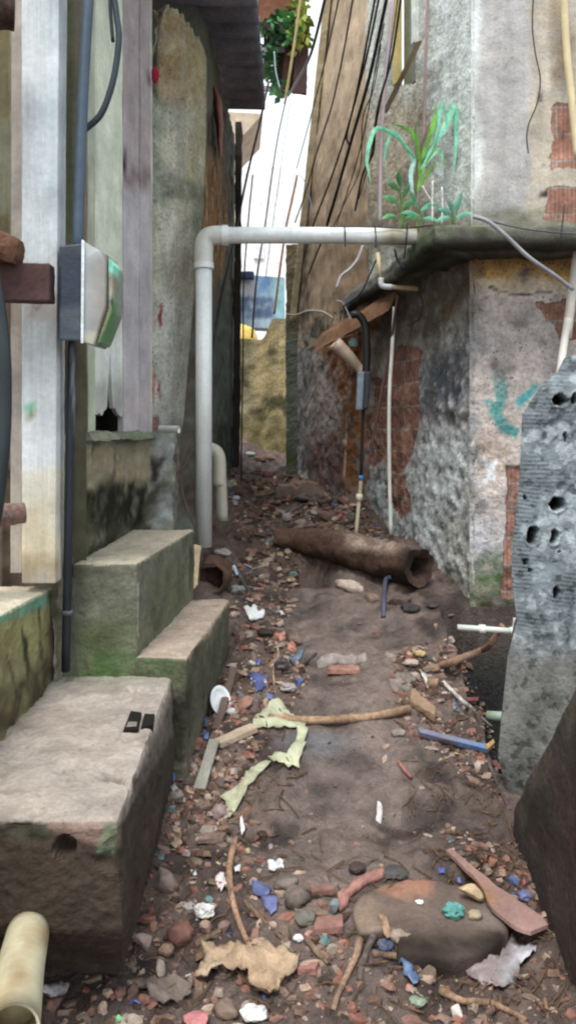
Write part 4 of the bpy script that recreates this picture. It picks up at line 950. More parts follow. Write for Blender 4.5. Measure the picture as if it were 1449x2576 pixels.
# things poking in at the left edge
lg = rough(hexa(P(-520, 430, 2.62), P(58, 642, 2.76), (0, .05, 0), (.01, 0, .05)), .02, .03, .01, seed=3); solo('timber_beam', 'brown bent timber end above the dark block at the left edge', 'timber', lg, 'wood', hexc(104, 74, 60))
lg = rough(hexa(P(-560, 706, 2.74), P(133, 714, 2.80), (0, .035, 0), (0, 0, .066)), .02, .006, .004, seed=4); solo('timber_block', 'dark brown square timber block lying across the white post', 'timber', lg, 'wood', hexc(78, 58, 56))
lg = tube([P(-560, 1320, 2.7), P(-90, 1300, 2.74), P(0, 1296, 2.76), P(62, 1290, 2.8)], [.045, .043, .036], 14, 4, wob=.15); solo('log', 'short grey brown round log end beside the foot of the white post', 'log', lg, 'stick', hexc(128, 104, 96), smooth=True)
lg = tube([P(-560, 0, 2.7), P(-90, 20, 2.74), P(-20, 26, 2.74), P(38, 36, 2.76)], [.075, .07, .05], 14, 4, wob=.2); solo('log', 'dark brown log end at the top left corner', 'log', lg, 'stick', hexc(70, 54, 46), smooth=True)
lg = tube([P(-120, 420, 3.05), P(-30, 640, 2.7), P(6, 830, 2.66), P(14, 1000, 2.66), P(6, 1170, 2.66), P(-20, 1340, 2.68), P(-80, 1500, 2.72)], .022, 12, 8); solo('hose', 'thick curved black hose at the left edge', 'hose', lg, 'cable', hexc(36, 44, 48), smooth=True)
sv_ = [];
for j in range(30):
    for i in range(8):
        u, v = i / 7, j / 29
        l = np.interp(v, [0, .3, .6, 1], [524, 530, 545, 553]); r = np.interp(v, [0, .3, .6, 1], [527, 556, 560, 556])
        sv_.append(P(l + (r - l) * u, 190 + 205 * v, 5.95 + .05 * math.sin(u * 5 + v * 3)))
o = solo('metal_sheet', 'faded pinkish red sheet hanging below the corrugated roof', 'sheet', (sv_, gridfaces(8, 30)), 'metal', hexc(142, 96, 92), smooth=True); md = o.modifiers.new('thickness', 'SOLIDIFY'); md.thickness = .006
rnd = random.Random(5); rts = []
for k in range(46):
    x = rnd.uniform(512, 572); y = rnd.uniform(380, 560); L = rnd.uniform(80, 200); Yd = 5.3 + (x - 508) / 84 * 1.4 
    rts.append(tube([P(x, y, Yd), P(x + rnd.uniform(-12, 4), y + L * .5, Yd - .03), P(x - rnd.uniform(-4, 26), y + L, Yd - .03)], rnd.uniform(.002, .006), 5, 4))
o = solo('dry_vine', 'tangle of dry brown roots and straw hanging on the dark shack wall', 'roots', join(*rts), 'stick', hexc(170, 138, 102), kind='stuff')
red = ico(P(391, 190, 4.3), (.02, .02, .045), seed=3); solo('rag', 'small red rag tucked in the dark gap above the plastered wall', 'rag', red, 'cloth', hexc(160, 40, 66), smooth=True)

# ------------------------------------------------------------------ hanging wires
BLK = (.016, .015, .022); GW = 'black wires strung along the alley'
def wire(label, pts, r=.006, col=BLK, group=GW):
    vf = tube([P(*p) for p in pts], r, 8, 8); return solo('wire', label, 'wire', vf, 'cable', col, group=group, smooth=True)
wire('thick black wire bundle along the pale board at the top of the gap', [(824, -30, 6.2), (781, 138, 6.9), (741, 214, 8.2), (726, 240, 9.5)], .013)
wire('leftmost thin black wire in front of the tan wall', [(858, -30, 4.9), (816, 160, 5.6), (780, 300, 6.4), (746, 424, 7.3)], .005)
wire('wavy thin black wire, second from the left on the tan wall', [(892, -30, 4.9), (868, 110, 5.3), (849, 204, 5.7), (832, 275, 6.0), (795, 390, 6.5), (770, 480, 6.9), (742, 560, 7.3)], .006)
wire('thick black wire reaching the crossing pipe left of the other wires', [(948, -30, 4.6), (912, 160, 5), (878, 310, 5.5), (832, 450, 6.0), (788, 566, 6.4), (762, 660, 6.9)], .007)
wire('black wire with a kink half way down the bunch on the tan wall', [(958, -30, 4.55), (925, 130, 4.9), (897, 240, 5.2), (872, 340, 5.5), (878, 372, 5.55), (860, 440, 5.8), (824, 566, 6.2), (776, 690, 6.8)], .007)
wire('thickest black wire in the middle of the bunch', [(978, -30, 4.5), (930, 190, 4.9), (886, 345, 5.4), (862, 430, 5.7), (848, 480, 5.8), (822, 566, 6.1)], .011)
wire('thin black wire just right of the thickest one', [(966, 60, 4.7), (948, 150, 4.9), (916, 330, 5.3), (884, 450, 5.7), (846, 566, 6.1)], .004)
wire('thin dark wire curving at the bottom right of the bunch', [(958, 110, 4.8), (940, 220, 5.0), (912, 300, 5.25), (906, 420, 5.5), (872, 500, 5.8), (838, 570, 6.1)], .0035)
wire('black wire crossing over the mauve pipe', [(1012, -30, 4.4), (985, 146, 4.6), (958, 240, 4.7), (944, 310, 4.85), (938, 385, 5.0), (912, 440, 5.2), (893, 530, 5.4)], .007)
wire('second black wire beside the window frame', [(1004, -30, 4.45), (975, 170, 4.65), (955, 265, 4.78), (930, 400, 5.1), (902, 500, 5.35)], .004)
wire('long purple black wire from the roof corner down the white gap', [(676, 205, 7.0), (650, 325, 7.0), (620, 450, 6.9), (596, 570, 6.7), (570, 690, 6.4), (534, 868, 5.9)], .010, hexc(52, 44, 62))
wire('straight black wire hanging in the white gap down to the mud', [(636, 440, 6.6), (624, 566, 6.6), (613, 720, 6.6), (612, 860, 6.6), (609, 1040, 6.6), (607, 1212, 6.6)], .006)
wire('dark wire in the middle of the white gap', [(722, 240, 9), (702, 330, 8.6), (684, 440, 8.2), (667, 566, 7.8), (646, 700, 7.4), (634, 850, 7.2)], .009, hexc(66, 58, 66))
wire('thin dark wire right of the middle of the white gap', [(730, 262, 9), (716, 350, 8.7), (700, 470, 8.3), (686, 566, 8), (668, 700, 7.7)], .004, hexc(80, 74, 76))
wire('rusty brown wire beside the tan wall edge', [(748, 440, 8.0), (733, 510, 8.0), (720, 570, 8.0), (704, 680, 8.0), (690, 790, 8.0)], .012, hexc(146, 104, 84))
wire('pale yellow pole like wire at the top of the gap', [(760, -30, 8.8), (742, 100, 9), (728, 190, 9.2), (716, 262, 9.4)], .014, hexc(206, 186, 130))
wire('thin pale wire hanging from the balcony', [(690, 130, 10.5), (694, 180, 10.5), (704, 222, 10.5)], .008, hexc(160, 190, 196))
wire('thin blue grey wire bowed beside the tan wall edge', [(752, 436, 7.0), (772, 470, 6.9), (788, 540, 6.8)], .004, hexc(120, 136, 150))
wire('thin black wire lying along the top of the crossing pipe', [(830, 570, 4.53), (940, 571, 4.53), (1020, 574, 4.52), (1090, 566, 4.3)], .004)
wire('black wire looped down over the crossing pipe', [(866, 568, 4.54), (868, 592, 4.545), (868, 620, 4.54)], .004)
wire('black wire looped over the pipe further right', [(942, 566, 4.54), (945, 592, 4.545), (944, 622, 4.54)], .004)
wire('black wire dropping past the mossy ledge end', [(1024, 560, 4.53), (1022, 600, 4.53), (1016, 650, 4.6)], .004)
wire('white cable arching below the crossing pipe', [(912, 618, 5.4), (900, 650, 5.4), (880, 676, 5.4), (858, 694, 5.4), (846, 724, 5.4)], .008, hexc(190, 190, 196))
wire('dark wire from the pipe to the ledge end', [(952, 640, 5.2), (930, 690, 5.3), (905, 740, 5.4), (862, 772, 5.6)], .005)
wire('blue wire under the ledge corner', [(992, 626, 4.75), (1000, 655, 4.8), (1018, 676, 4.8)], .006, hexc(40, 56, 88))
wire('grey cable sagging from the ledge to the white pipe', [(1190, 545, 4.15), (1225, 556, 4.12), (1270, 592, 4.12), (1330, 648, 4.15), (1390, 690, 4.22), (1440, 728, 4.3)], .011, hexc(150, 152, 156))
wire('thin grey cable stretched along the ledge front', [(1200, 548, 4.16), (1300, 572, 4.14), (1400, 585, 4.14), (1500, 590, 4.14)], .005, hexc(80, 84, 88))
wire('curly thin black wire down the smooth grey wall', [(1342, -30, 4.56), (1338, 60, 4.56), (1345, 130, 4.56), (1358, 200, 4.56), (1350, 260, 4.56), (1330, 310, 4.56), (1324, 345, 4.56), (1328, 385, 4.56)], .004, hexc(40, 40, 44))
wire('short black wire hanging in front of the ledge at right', [(1420, 515, 4.17), (1416, 545, 4.15), (1412, 575, 4.14), (1410, 610, 4.14)], .004)
wire('red brown cable running down beside the black hose', [(1000, 742, 5.2), (992, 800, 5.25), (980, 880, 5.35), (955, 1010, 5.4), (935, 1120, 5.42), (918, 1215, 5.42)], .009, hexc(92, 68, 64))
wire('thin dark loop of wire under the ledge', [(1052, 735, 5.0), (1062, 760, 5.0), (1055, 800, 5.0), (1035, 815, 5.0)], .004)
wire('pale twisted wire at the broken ledge end', [(846, 756, 5.9), (862, 762, 5.9), (876, 790, 5.9), (884, 812, 5.9)], .005, hexc(170, 172, 176))
wire('white wires tied round the concrete post', [(720, 790, 7.66), (745, 792, 7.66), (775, 782, 7.4), (810, 784, 6.9), (838, 800, 6.7)], .009, hexc(178, 176, 160))
wire('brown cable slanting behind the downpipe', [(470, 1120, 4.75), (455, 1180, 4.72), (462, 1250, 4.7), (488, 1320, 4.66), (500, 1348, 4.6)], .006, hexc(110, 92, 90))
wire('thin grey cable rising beside the foot of the downpipe', [(442, 1170, 4.68), (440, 1250, 4.66), (441, 1330, 4.62)], .005, hexc(130, 120, 120))
wire('grey brown root like cable bending to the downpipe', [(488, 1130, 4.7), (470, 1165, 4.68), (448, 1190, 4.66), (436, 1210, 4.64)], .008, hexc(96, 84, 72))
wire('thin dry stem hanging over the white post', [(70, 690, 2.91), (84, 760, 2.91), (100, 740, 2.91), (104, 680, 2.91)], .0015, hexc(120, 100, 70))

# ------------------------------------------------------------------ plants on the ledge
def blade(pts, w, seg=14, fold=.25):
    sp = cat_rom([Vector(p) for p in pts], max(3, seg // (len(pts) - 1))); n = len(sp); V = []
    for i, p in enumerate(sp):
        u = i / (n - 1); ww = w * (math.sin(math.pi * min(1, u * .9 + .08)) ** .7) * (1 - u ** 4)
        t = (sp[min(i + 1, n - 1)] - sp[max(0, i - 1)]).normalized(); a = t.cross(Vector((.35, 1, .2))).normalized(); nn = a.cross(t)
        V += [p - a * ww + nn * ww * fold, p, p + a * ww + nn * ww * fold]
    return V, gridfaces(3, n)
tp_ = thing('plant', 'tall leafy grass like plant with arching green blades on the mossy ledge', 'plant', P(1040, 590, 4.78))
part('stem', tube([P(1036, 590, 4.78), P(1044, 480, 4.78), P(1056, 380, 4.76), P(1080, 310, 4.74)], [.012, .011, .009, .005], 8, 6), 'leaf', tp_, hexc(110, 96, 76))
gl, tl = hexc(104, 160, 60), hexc(118, 190, 158)
for pts, w, col in (([(1052, 420), (1074, 360), (1092, 300), (1097, 254)], .016, gl), ([(1056, 430), (1090, 360), (1106, 280), (1112, 256), (1122, 300), (1124, 335)], .013, tl), ([(1060, 400), (1100, 350), (1132, 290), (1140, 262), (1148, 330), (1144, 400), (1138, 452)], .020, tl),
                    ([(1052, 380), (1036, 336), (1010, 318), (975, 310)], .010, gl), ([(1046, 400), (1000, 346), (950, 322), (932, 350), (922, 400), (928, 440), (934, 464)], .014, tl), ([(1044, 420), (1014, 360), (988, 330), (972, 366), (966, 400), (974, 440)], .012, tl),
                    ([(1064, 420), (1094, 384), (1106, 376), (1112, 404), (1108, 450)], .012, hexc(130, 190, 150)), ([(1040, 500), (1032, 440), (1042, 405), (1046, 396)], .014, hexc(170, 214, 205)), ([(1050, 470), (1068, 410), (1096, 362), (1116, 338)], .013, gl), ([(1054, 450), (1052, 380), (1044, 330), (1050, 300)], .011, gl), ([(1048, 480), (1080, 430), (1100, 400)], .010, gl)):
    k = random.uniform(-.12, .08)
    part('blade', blade([P(x, y, 4.76 + k * ((i) / len(pts))) for i, (x, y) in enumerate(pts)], w), 'leaf', tp_, col, smooth=True)
def broad(label, base, leaves, col, Y, stem_col=hexc(90, 120, 60), group=None):
    t = thing('plant', label, 'plant', P(*base, Y), group)
    for (x, y, L, ang, w) in leaves:
        a = math.radians(ang); tip = (x + L * math.cos(a), y - L * math.sin(a)); mid = (x + L * .5 * math.cos(a), y - L * .5 * math.sin(a) - L * .12)
        part('leaf', blade([P(x, y, Y), P(*mid, Y - .03), P(*tip, Y - .05)], w, 12, .3), 'leaf', t, np.array(col) * random.uniform(.8, 1.2), smooth=True)
        part('stalk', tube([P(*base, Y), P((x + base[0]) / 2 + 2, (y + base[1]) / 2, Y), P(x, y, Y)], .003, 5, 4), 'leaf', t, stem_col)
broad('leafy seedling with oval leaves left of the tall plant on the ledge', (1012, 585), [(1006, 470, 40, 100, 0.0174), (1004, 480, 43, 150, 0.0174), (1000, 512, 45, 160, 0.0186), (1012, 520, 40, 20, 0.0174), (1012, 500, 43, 60, 0.0151), (996, 545, 40, 190, 0.0151), (1020, 548, 45, -10, 0.0174)], hexc(110, 176, 118), 4.62)
broad('low seedling with teal green leaves at the foot of the tall plant', (1052, 585), [(1058, 530, 52, 20, 0.0151), (1052, 545, 48, 170, 0.0151), (1064, 550, 43, -15, 0.0139), (1046, 520, 43, 110, 0.0128)], hexc(110, 186, 150), 4.55)
broad('small leafy weed at the ledge corner, right of the tall plant', (1136, 565), [(1134, 540, 40, 160, 0.0151), (1140, 530, 43, 60, 0.0139), (1150, 528, 48, 75, 0.0116), (1146, 548, 48, 10, 0.0151), (1130, 548, 36, 195, 0.0128), (1138, 536, 36, 110, 0.0128)], hexc(126, 190, 166), 4.35)
for lab, pts in (('dry white stem leaning on the ledge beside the tall plant', [(1062, 468), (1074, 490), (1086, 512), (1087, 560)]), ('dry white upright stem between the two plants on the ledge', [(1088, 455), (1087, 500), (1086, 560)]), ('pale thin stem near the ledge corner', [(1111, 470), (1112, 520), (1110, 565)])):
    solo('dry_stem', lab, 'stem', tube([P(x, y, 4.5) for x, y in pts], .005, 6, 6), 'stick', hexc(214, 210, 206), smooth=True)
#==PART4==
# ------------------------------------------------------------------ things lying on the mud
TC = hexc(166, 104, 84); CRM = hexc(196, 178, 158); WHT = hexc(226, 230, 232); BLU = hexc(56, 84, 150); GRN = hexc(186, 192, 156)
def ground_span(px, py, w, h):
    b = G(px, py + h * .30); s = b.y / F_; return b, w * s * .5, h * s * .5
sd_ = [0]
def dirt(col, k=.26):
    a = np.array(col, dtype=float)
    if a.ndim == 2: return a
    g = a.mean(); a = a * .72 + g * .28                     # rain faded
    return a * (1 - k) + np.array(hexc(118, 98, 88)) * k
def stone(label, px, py, w, h, col, kind='round', cat='stone', name='stone', rot=None, flat=.62, mat='stone', depth=.8, group=None):
    sd_[0] += 1; b, rx, rz = ground_span(px, py, w, h); rnd = random.Random(sd_[0])
    rzz = max(.35 * rx, rz * flat + .004); c = b + Vector((0, rx * .3, rzz * .62))
    ro = rot or (rnd.uniform(-.2, .2), rnd.uniform(-.25, .25), rnd.uniform(0, 6.3) if abs(w - h) < 12 else rnd.uniform(-.3, .3))
    if kind == 'brick':
        ax = Euler(ro).to_matrix(); ex, ey, ez = ax @ Vector((rx, 0, 0)), ax @ Vector((0, max(rx * .45, rz * .9), 0)), ax @ Vector((0, 0, max(.012, rz * .45)))
        c8 = [c - ex - ey - ez, c + ex * rnd.uniform(.7, 1) - ey * rnd.uniform(.7, 1) - ez, c + ex * rnd.uniform(.6, 1) + ey - ez, c - ex * rnd.uniform(.6, 1) + ey * rnd.uniform(.7, 1) - ez]
        c8 += [v + ez * 2 * rnd.uniform(.85, 1.05) for v in c8]
        vf = rough(c8, max(.012, rx * .2), .005, .006, seed=sd_[0], chip=.02)
    else:
        vf = ico(c, (rx, rx * depth, rzz), ro, 3, .28, 1.5, sd_[0], kind == 'angular')
    return solo(name, label, cat, vf, mat, dirt(col), group, smooth=(kind == 'round'))
def flat(label, poly, col, name='plastic_scrap', cat='scrap', amp=.012, thick=.002, mat='scrap', lift=.008, curl=0, paintf=None, group=None, n=9):
    """thin sheet with an irregular outline lying on the mud, crumpled"""
    sd_[0] += 1; s = sd_[0]
    pts = [G(x, y) for x, y in poly]; c = sum(pts, Vector()) / len(pts)
    # plane basis on the ground
    A = [(p.x, p.y) for p in pts]; x0, x1 = min(a[0] for a in A), max(a[0] for a in A); y0, y1 = min(a[1] for a in A), max(a[1] for a in A)
    rad = max(x1 - x0, y1 - y0) / 2
    bm = bmesh.new(); vs = [bm.verts.new((a[0], a[1], 0)) for a in A]; f = bm.faces.new(vs)
    bmesh.ops.triangulate(bm, faces=[f])
    for _ in range(6):
        es = [e for e in bm.edges if e.calc_length() > max(.012, rad * 2 / n)]
        if not es: break
        bmesh.ops.subdivide_edges(bm, edges=es, cuts=1)
    bmesh.ops.triangulate(bm, faces=bm.faces)
    zs = [p.z for p in pts]; zc = sum(zs) / len(zs)
    V = []
    bm.verts.index_update()
    for v in bm.verts:
        x, y = v.co.x, v.co.y; d = min(1, math.hypot(x - c.x, y - c.y) / max(rad, .001))
        q = Vector((x, y, 0)); fr = 5 / max(rad, .02) * .25
        w = amp * (abs(fz(q, fr, s, 3)) + .5 * abs(fz(q, fr * 3, s + 4, 2)))
        jx = amp * .6 * nz(q, fr * 2, s + 8); jy = amp * .6 * nz(q, fr * 2, s + 12)
        V.append(Vector((x + jx, y + jy, zg(x, y) + lift + w + curl * d * d)))
    Fc = [tuple(v.index for v in f.verts) for f in bm.faces]; bm.free()
    col_ = paintf(V) if paintf else dirt(col, .14)
    o = solo(name, label, cat, (V, Fc), mat, col_, group, smooth=True)
    md = o.modifiers.new('thickness', 'SOLIDIFY'); md.thickness = thick; md.offset = 1
    return o
def crumple(label, px, py, w, h, col, name='plastic_scrap', cat='scrap', mat='scrap', group=None, amp=.5):
    """a balled up sheet"""
    sd_[0] += 1; b, rx, rz = ground_span(px, py, w, h); c = b + Vector((0, rx * .2, rz * .5))
    bm = bmesh.new(); bmesh.ops.create_icosphere(bm, subdivisions=4, radius=1)
    for v in bm.verts:
        k = fz(v.co, 1.1, sd_[0] * 2.3, 2); f2 = 1 - abs(nz(v.co, 2.2, sd_[0])); v.co *= .75 + amp * .55 * k + amp * .35 * f2
    bm.verts.index_update()
    V = [c + Vector((v.co.x * rx, v.co.y * rx * .8, v.co.z * max(rz * .6, rx * .25))) for v in bm.verts]; Fc = [tuple(v.index for v in f.verts) for f in bm.faces]; bm.free()
    return solo(name, label, cat, (V, Fc), mat, dirt(col, .16), group, smooth=False)
def stick(label, pts, rpx, col, name='stick', cat='stick', lift=0.0, taper=.75, wob=.25, mat='stick', lifts=None, group=None, seg=9):
    sd_[0] += 1; W_ = []
    for i, (x, y) in enumerate(pts):
        g = G(x, y); r = rpx * g.y / F_; lf = (lifts[i] if lifts else lift)
        if lf: t = lf; g = P(x, y, g.y - t)      # raised off the mud, nearer along the same line
        else: g.z += r * .75
        W_.append(g)
    r0 = rpx * W_[0].y / F_; r1 = rpx * W_[-1].y / F_ * taper
    vf = tube(W_, [r0, (r0 + r1) / 2, r1], seg, 8, wob=wob, seed=sd_[0])
    return solo(name, label, cat, vf, mat, dirt(col, .2), group, smooth=True)

# --- far litter
stone('grey fist sized stone in the mud near the foot of the drain pipe', 553, 1388, 64, 42, hexc(150, 146, 136), 'angular')
bt = thing('clay_pot', 'broken brown clay pot lying beside the upper step', 'pot', G(530, 1500))
b0 = G(530, 1490)
def potsherd():
    V = []; n, m = 22, 16; c = b0 + Vector((-.01, .05, .075))
    for j in range(m):
        for i in range(n):
            a = -2.3 + 4.2 * i / (n - 1); t = j / (m - 1); r = .085 + .03 * t; e = .012 * nz((i * .3, j * .4, 1), 1)
            V.append(c + Vector((math.cos(a) * r + e, -.05 + .13 * t, math.sin(a) * r * .9 + .02 * nz((i * .5, t, 3), 1) * (t > .8))))
    return V, gridfaces(n, m)
o = part('shell', potsherd(), 'stone', bt, hexc(84, 64, 52), smooth=True); md = o.modifiers.new('thickness', 'SOLIDIFY'); md.thickness = .014
part('base', rough(hexa(b0 + Vector((-.07, .09, .06)), b0 + Vector((.06, .1, .07)), (0, .012, 0), (0, 0, .06)), .02, .006, .006), 'stone', bt, hexc(60, 42, 32))
cv_ = rough([P(489, 1370, 4.05), P(506, 1374, 4.05), P(506, 1376, 4.08), P(489, 1372, 4.08), P(488, 1480, 4.02), P(497, 1470, 4.02), P(497, 1471, 4.05), P(488, 1481, 4.05)], .02, .003, .004)
solo('cardboard', 'cream cardboard flap standing against the back of the upper step', 'cardboard', cv_, 'paper', hexc(186, 168, 140))
lgv = tube([G(690, 1372, .06), G(760, 1392, .08), G(860, 1420, .105), G(960, 1452, .12), G(1056, 1482, .125)], [.06, .085, .1, .108, .112], 30, 10, wob=.24, hollow=.62, seed=4)
c = paint(lgv[0], hexc(92, 72, 60), [([(860, 1330), (1060, 1370), (1040, 1400), (860, 1372)], hexc(146, 128, 116), 24, .8), ([(690, 1335), (860, 1350), (860, 1420), (690, 1400)], hexc(78, 58, 48), 30, .7), (R4(1000, 1370, 1090, 1480), hexc(52, 40, 34), 22, .8), ([(700, 1380), (1040, 1450), (1040, 1500), (700, 1430)], hexc(50, 38, 32), 20, .7)], 10, 3, .3)  # paler top is a painted highlight, darker lower side painted shading
solo('log', 'thick hollow brown log lying across the mud in mid alley', 'log', lgv, 'stick', c, smooth=True)
stone('long cream stone in front of the log', 882, 1474, 78, 48, hexc(196, 176, 156), depth=.6, rot=(0, .2, -.4))
stone('brownish blocky stone right of the cream one by the log', 935, 1502, 44, 40, hexc(146, 118, 100), 'angular')
stone('tiny cream pebble left of the log hollow', 701, 1432, 18, 14, hexc(196, 180, 152))
stick('short bent dark blue hose standing in front of the log end', [(964, 1556), (965, 1520), (967, 1478), (972, 1456), (984, 1452)], 6, hexc(56, 74, 104), 'hose', 'hose', wob=0, taper=1, mat='cable', lifts=[0, .04, .10, .13, .13])
crumple('black rag at the right end of the log', 1033, 1528, 58, 44, (.03, .036, .042), 'rag', 'rag', 'cloth')
crumple('small black scrap at the foot of the right wall, past the black rag', 1088, 1524, 34, 22, (.04, .044, .05), 'rag', 'rag', 'cloth')
flat('white foam piece in the mud behind the lower step', [(612, 1535), (640, 1528), (652, 1533), (666, 1542), (660, 1560), (640, 1567), (622, 1552)], WHT, 'foam_piece', 'foam', .012, .012, 'paper', .015)
stone('small pink stone just behind the lower step', 588, 1546, 22, 20, hexc(206, 170, 154))
stick('black strap lying behind the lower step', [(596, 1440), (610, 1470), (622, 1490), (636, 1512)], 8, (.03, .04, .045), 'strap', 'strap', wob=.3, mat='cable')
stick('pale blue bottle neck at the top of the black strap', [(588, 1424), (597, 1446)], 5, hexc(176, 206, 226), 'bottle', 'bottle', wob=.1, mat='scrap', lift=.04)
crumple('grey green crumpled bag behind the lower step', 598, 1482, 40, 44, hexc(110, 120, 112), 'plastic_bag', 'bag')
crumple('white green paper scrap at the far bend of the alley', 630, 1141, 26, 22, hexc(190, 214, 200), 'paper_scrap', 'paper', 'paper')
crumple('bluish plastic scrap at the foot of the hooked pipe', 576, 1220, 26, 34, hexc(120, 140, 150), 'plastic_bag', 'bag')
crumple('small white scrap on the far mud right of the hooked pipe', 592, 1252, 26, 22, hexc(186, 196, 204), 'paper_scrap', 'paper', 'paper')
crumple('dirty white wrapper in the mud behind the log', 722, 1300, 30, 46, hexc(166, 156, 150), 'wrapper', 'wrapper', 'paper')
flat('pale brown board lying on the far mud', [(700, 1222), (770, 1216), (810, 1228), (760, 1234), (705, 1236)], hexc(150, 120, 98), 'board', 'board', .008, .012, 'wood', .02)
crumple('dark black plastic bag in the far mud', 775, 1252, 90, 30, (.035, .03, .03), 'plastic_bag', 'bag')
stick('gnarled root snaking across the mud behind the log', [(700, 1262), (750, 1250), (800, 1268), (850, 1262), (890, 1290)], 7, hexc(86, 66, 56), 'root', 'root', wob=.4)
stick('dark root curling at the foot of the right wall behind the log', [(800, 1300), (850, 1320), (890, 1310), (900, 1270)], 5, hexc(64, 52, 46), 'root', 'root', wob=.3)
stick('thin dry branch on the far mud, pointing at the concrete post', [(640, 1250), (690, 1240), (724, 1204)], 4, hexc(140, 112, 90))
stick('pale broken stick above the brown log', [(720, 1340), (780, 1326), (850, 1330)], 5, hexc(130, 104, 88))
flat('wet brown plank half buried behind the log', [(690, 1236), (800, 1228), (850, 1246), (760, 1256)], hexc(112, 88, 76), 'board', 'board', .01, .02, 'wood', .03)
stone('brown brick half buried in the far heap', 812, 1292, 60, 30, hexc(120, 90, 76), 'brick', 'brick', 'brick')
stone('reddish brick lump at the left of the far heap', 640, 1300, 44, 32, hexc(126, 88, 76), 'angular', 'brick', 'brick')
stone('grey stone on the far heap above the log', 760, 1312, 46, 28, hexc(126, 116, 108), 'angular')
stone('dark muddy stone between the hooked pipe and the log', 655, 1345, 54, 34, hexc(88, 70, 62), 'angular')
stone('small brown stone at the left end of the log', 672, 1392, 36, 26, hexc(112, 90, 78), 'angular')
stone('muddy clod under the right end of the log', 1010, 1508, 70, 40, hexc(80, 64, 56), 'angular')
crumple('brown dead leaf pile at the far bend', 668, 1152, 60, 34, hexc(130, 96, 74), 'leaf_pile', 'leaves', 'paper')
# --- middle litter
flat('bright orange brick chip near the lower step', [(694, 1600), (716, 1594), (720, 1618), (706, 1620)], hexc(196, 120, 96), 'brick_chip', 'brick', .004, .02, 'stone', .015)
flat('orange brick chip below the brightest one', [(722, 1622), (746, 1620), (744, 1640), (724, 1638)], hexc(196, 120, 92), 'brick_chip', 'brick', .004, .018, 'stone', .01)
stone('brown stone behind the orange brick chips', 742, 1606, 44, 40, hexc(120, 96, 82))
crumple('black rag in the mud left of the orange brick chips', 668, 1590, 50, 30, (.025, .02, .02), 'rag', 'rag', 'cloth')
flat('faded blue rag strip right of the black plastic', [(728, 1664), (752, 1640), (766, 1634), (760, 1652), (738, 1680)], hexc(80, 108, 136), 'rag', 'rag', .012, .003, 'cloth')
crumple('black plastic bunched in the middle of the litter strip', 708, 1672, 40, 70, (.03, .028, .034), 'plastic_bag', 'bag')
stick('dark twig crossing right of the black plastic', [(756, 1680), (776, 1664), (796, 1646)], 4, hexc(50, 44, 40))
flat('bright blue triangular plastic scrap beside the lower step', [(621, 1698), (650, 1702), (670, 1706), (662, 1740), (646, 1748), (636, 1724)], hexc(52, 82, 158), amp=.014)
flat('small blue plastic chip under the blue triangle', [(666, 1750), (690, 1752), (688, 1768), (668, 1766)], hexc(72, 112, 176), amp=.008)
flat('tiny blue chip above the blue triangle', [(646, 1660), (658, 1662), (654, 1682), (644, 1680)], hexc(70, 96, 170), amp=.006)
stick('thin pale twig standing along the litter strip', [(694, 1618), (700, 1650), (688, 1690), (692, 1746)], 3, hexc(176, 146, 116))
crumple('grey crumpled paper right of the blue triangle', 724, 1728, 42, 44, hexc(160, 152, 152), 'paper_scrap', 'paper', 'paper')
def plate():
    c = G(552, 1800) + Vector((.0, .03, .055)); V = []; n = 28
    nrm = Vector((.35, -.75, .45)).normalized(); a = nrm.cross(Vector((0, 0, 1))).normalized(); b = nrm.cross(a)
    for r, d in ((0, .008), (.3, .008), (.55, .006), (.75, 0), (1.0, -.012)):
        for k in range(n): t = k / n * 6.2832; V.append(c + (a * math.cos(t) * .048 + b * math.sin(t) * .066) * r - nrm * d)
    return V, [(j * n + k, j * n + (k + 1) % n, (j + 1) * n + (k + 1) % n, (j + 1) * n + k) for j in range(4) for k in range(n)]
o = solo('plate', 'white oval plate leaning against the dark slat beside the lower step', 'plate', plate(), 'pvc', WHT, smooth=True); md = o.modifiers.new('thickness', 'SOLIDIFY'); md.thickness = .004
def slat(label, a, b, w, col, lift0=.01, lift1=.05, th=.008):
    p, q = G(*a, lift0), G(*b, lift1); d = (q - p).normalized(); s = d.cross(Vector((0, 0, 1))).normalized() * (w * p.y / F_ * .5)
    vf = rough(hexa(p, q, s, s.cross(d).normalized() * th), .03, .003, .003, seed=int(a[0])); solo('slat', label, 'wood', vf, 'wood', col)
slat('long dark wooden slat leaning by the lower step', (534, 1880), (590, 1712), 20, hexc(104, 88, 80), .02, .06)
slat('flat grey slat end at the foot of the dark slat', (502, 1992), (540, 1880), 30, hexc(142, 140, 130), .008, .03)
slat('pale wooden offcut beside the green sheet', (548, 1880), (640, 1842), 34, hexc(168, 150, 130), .015, .02, .012)
stone('terracotta brick chunk at the foot of the slab', 482, 1868, 64, 50, hexc(150, 94, 78), 'brick', 'brick', 'brick')
stone('pinkish broken brick below the terracotta chunk', 466, 1910, 60, 46, hexc(140, 96, 86), 'angular', 'brick', 'brick')
flat('upright blue plastic strip at the foot of the slab', [(428, 1942), (434, 1938), (442, 1970), (436, 1980)], hexc(40, 104, 200), amp=.004, lift=.02)
flat('blue plastic chip beside the white plate', [(512, 1810), (522, 1808), (522, 1832), (514, 1834)], hexc(60, 104, 168), amp=.006)
flat('tiny blue chip under the pale wooden offcut', [(512, 1846), (526, 1848), (524, 1866), (512, 1862)], hexc(60, 110, 176), amp=.006)
stone('rust coloured brick lump left of the blue triangle', 616, 1768, 60, 46, hexc(156, 104, 82), 'angular', 'brick', 'brick')
stone('white pebble by the plate', 582, 1790, 26, 18, hexc(206, 210, 212))
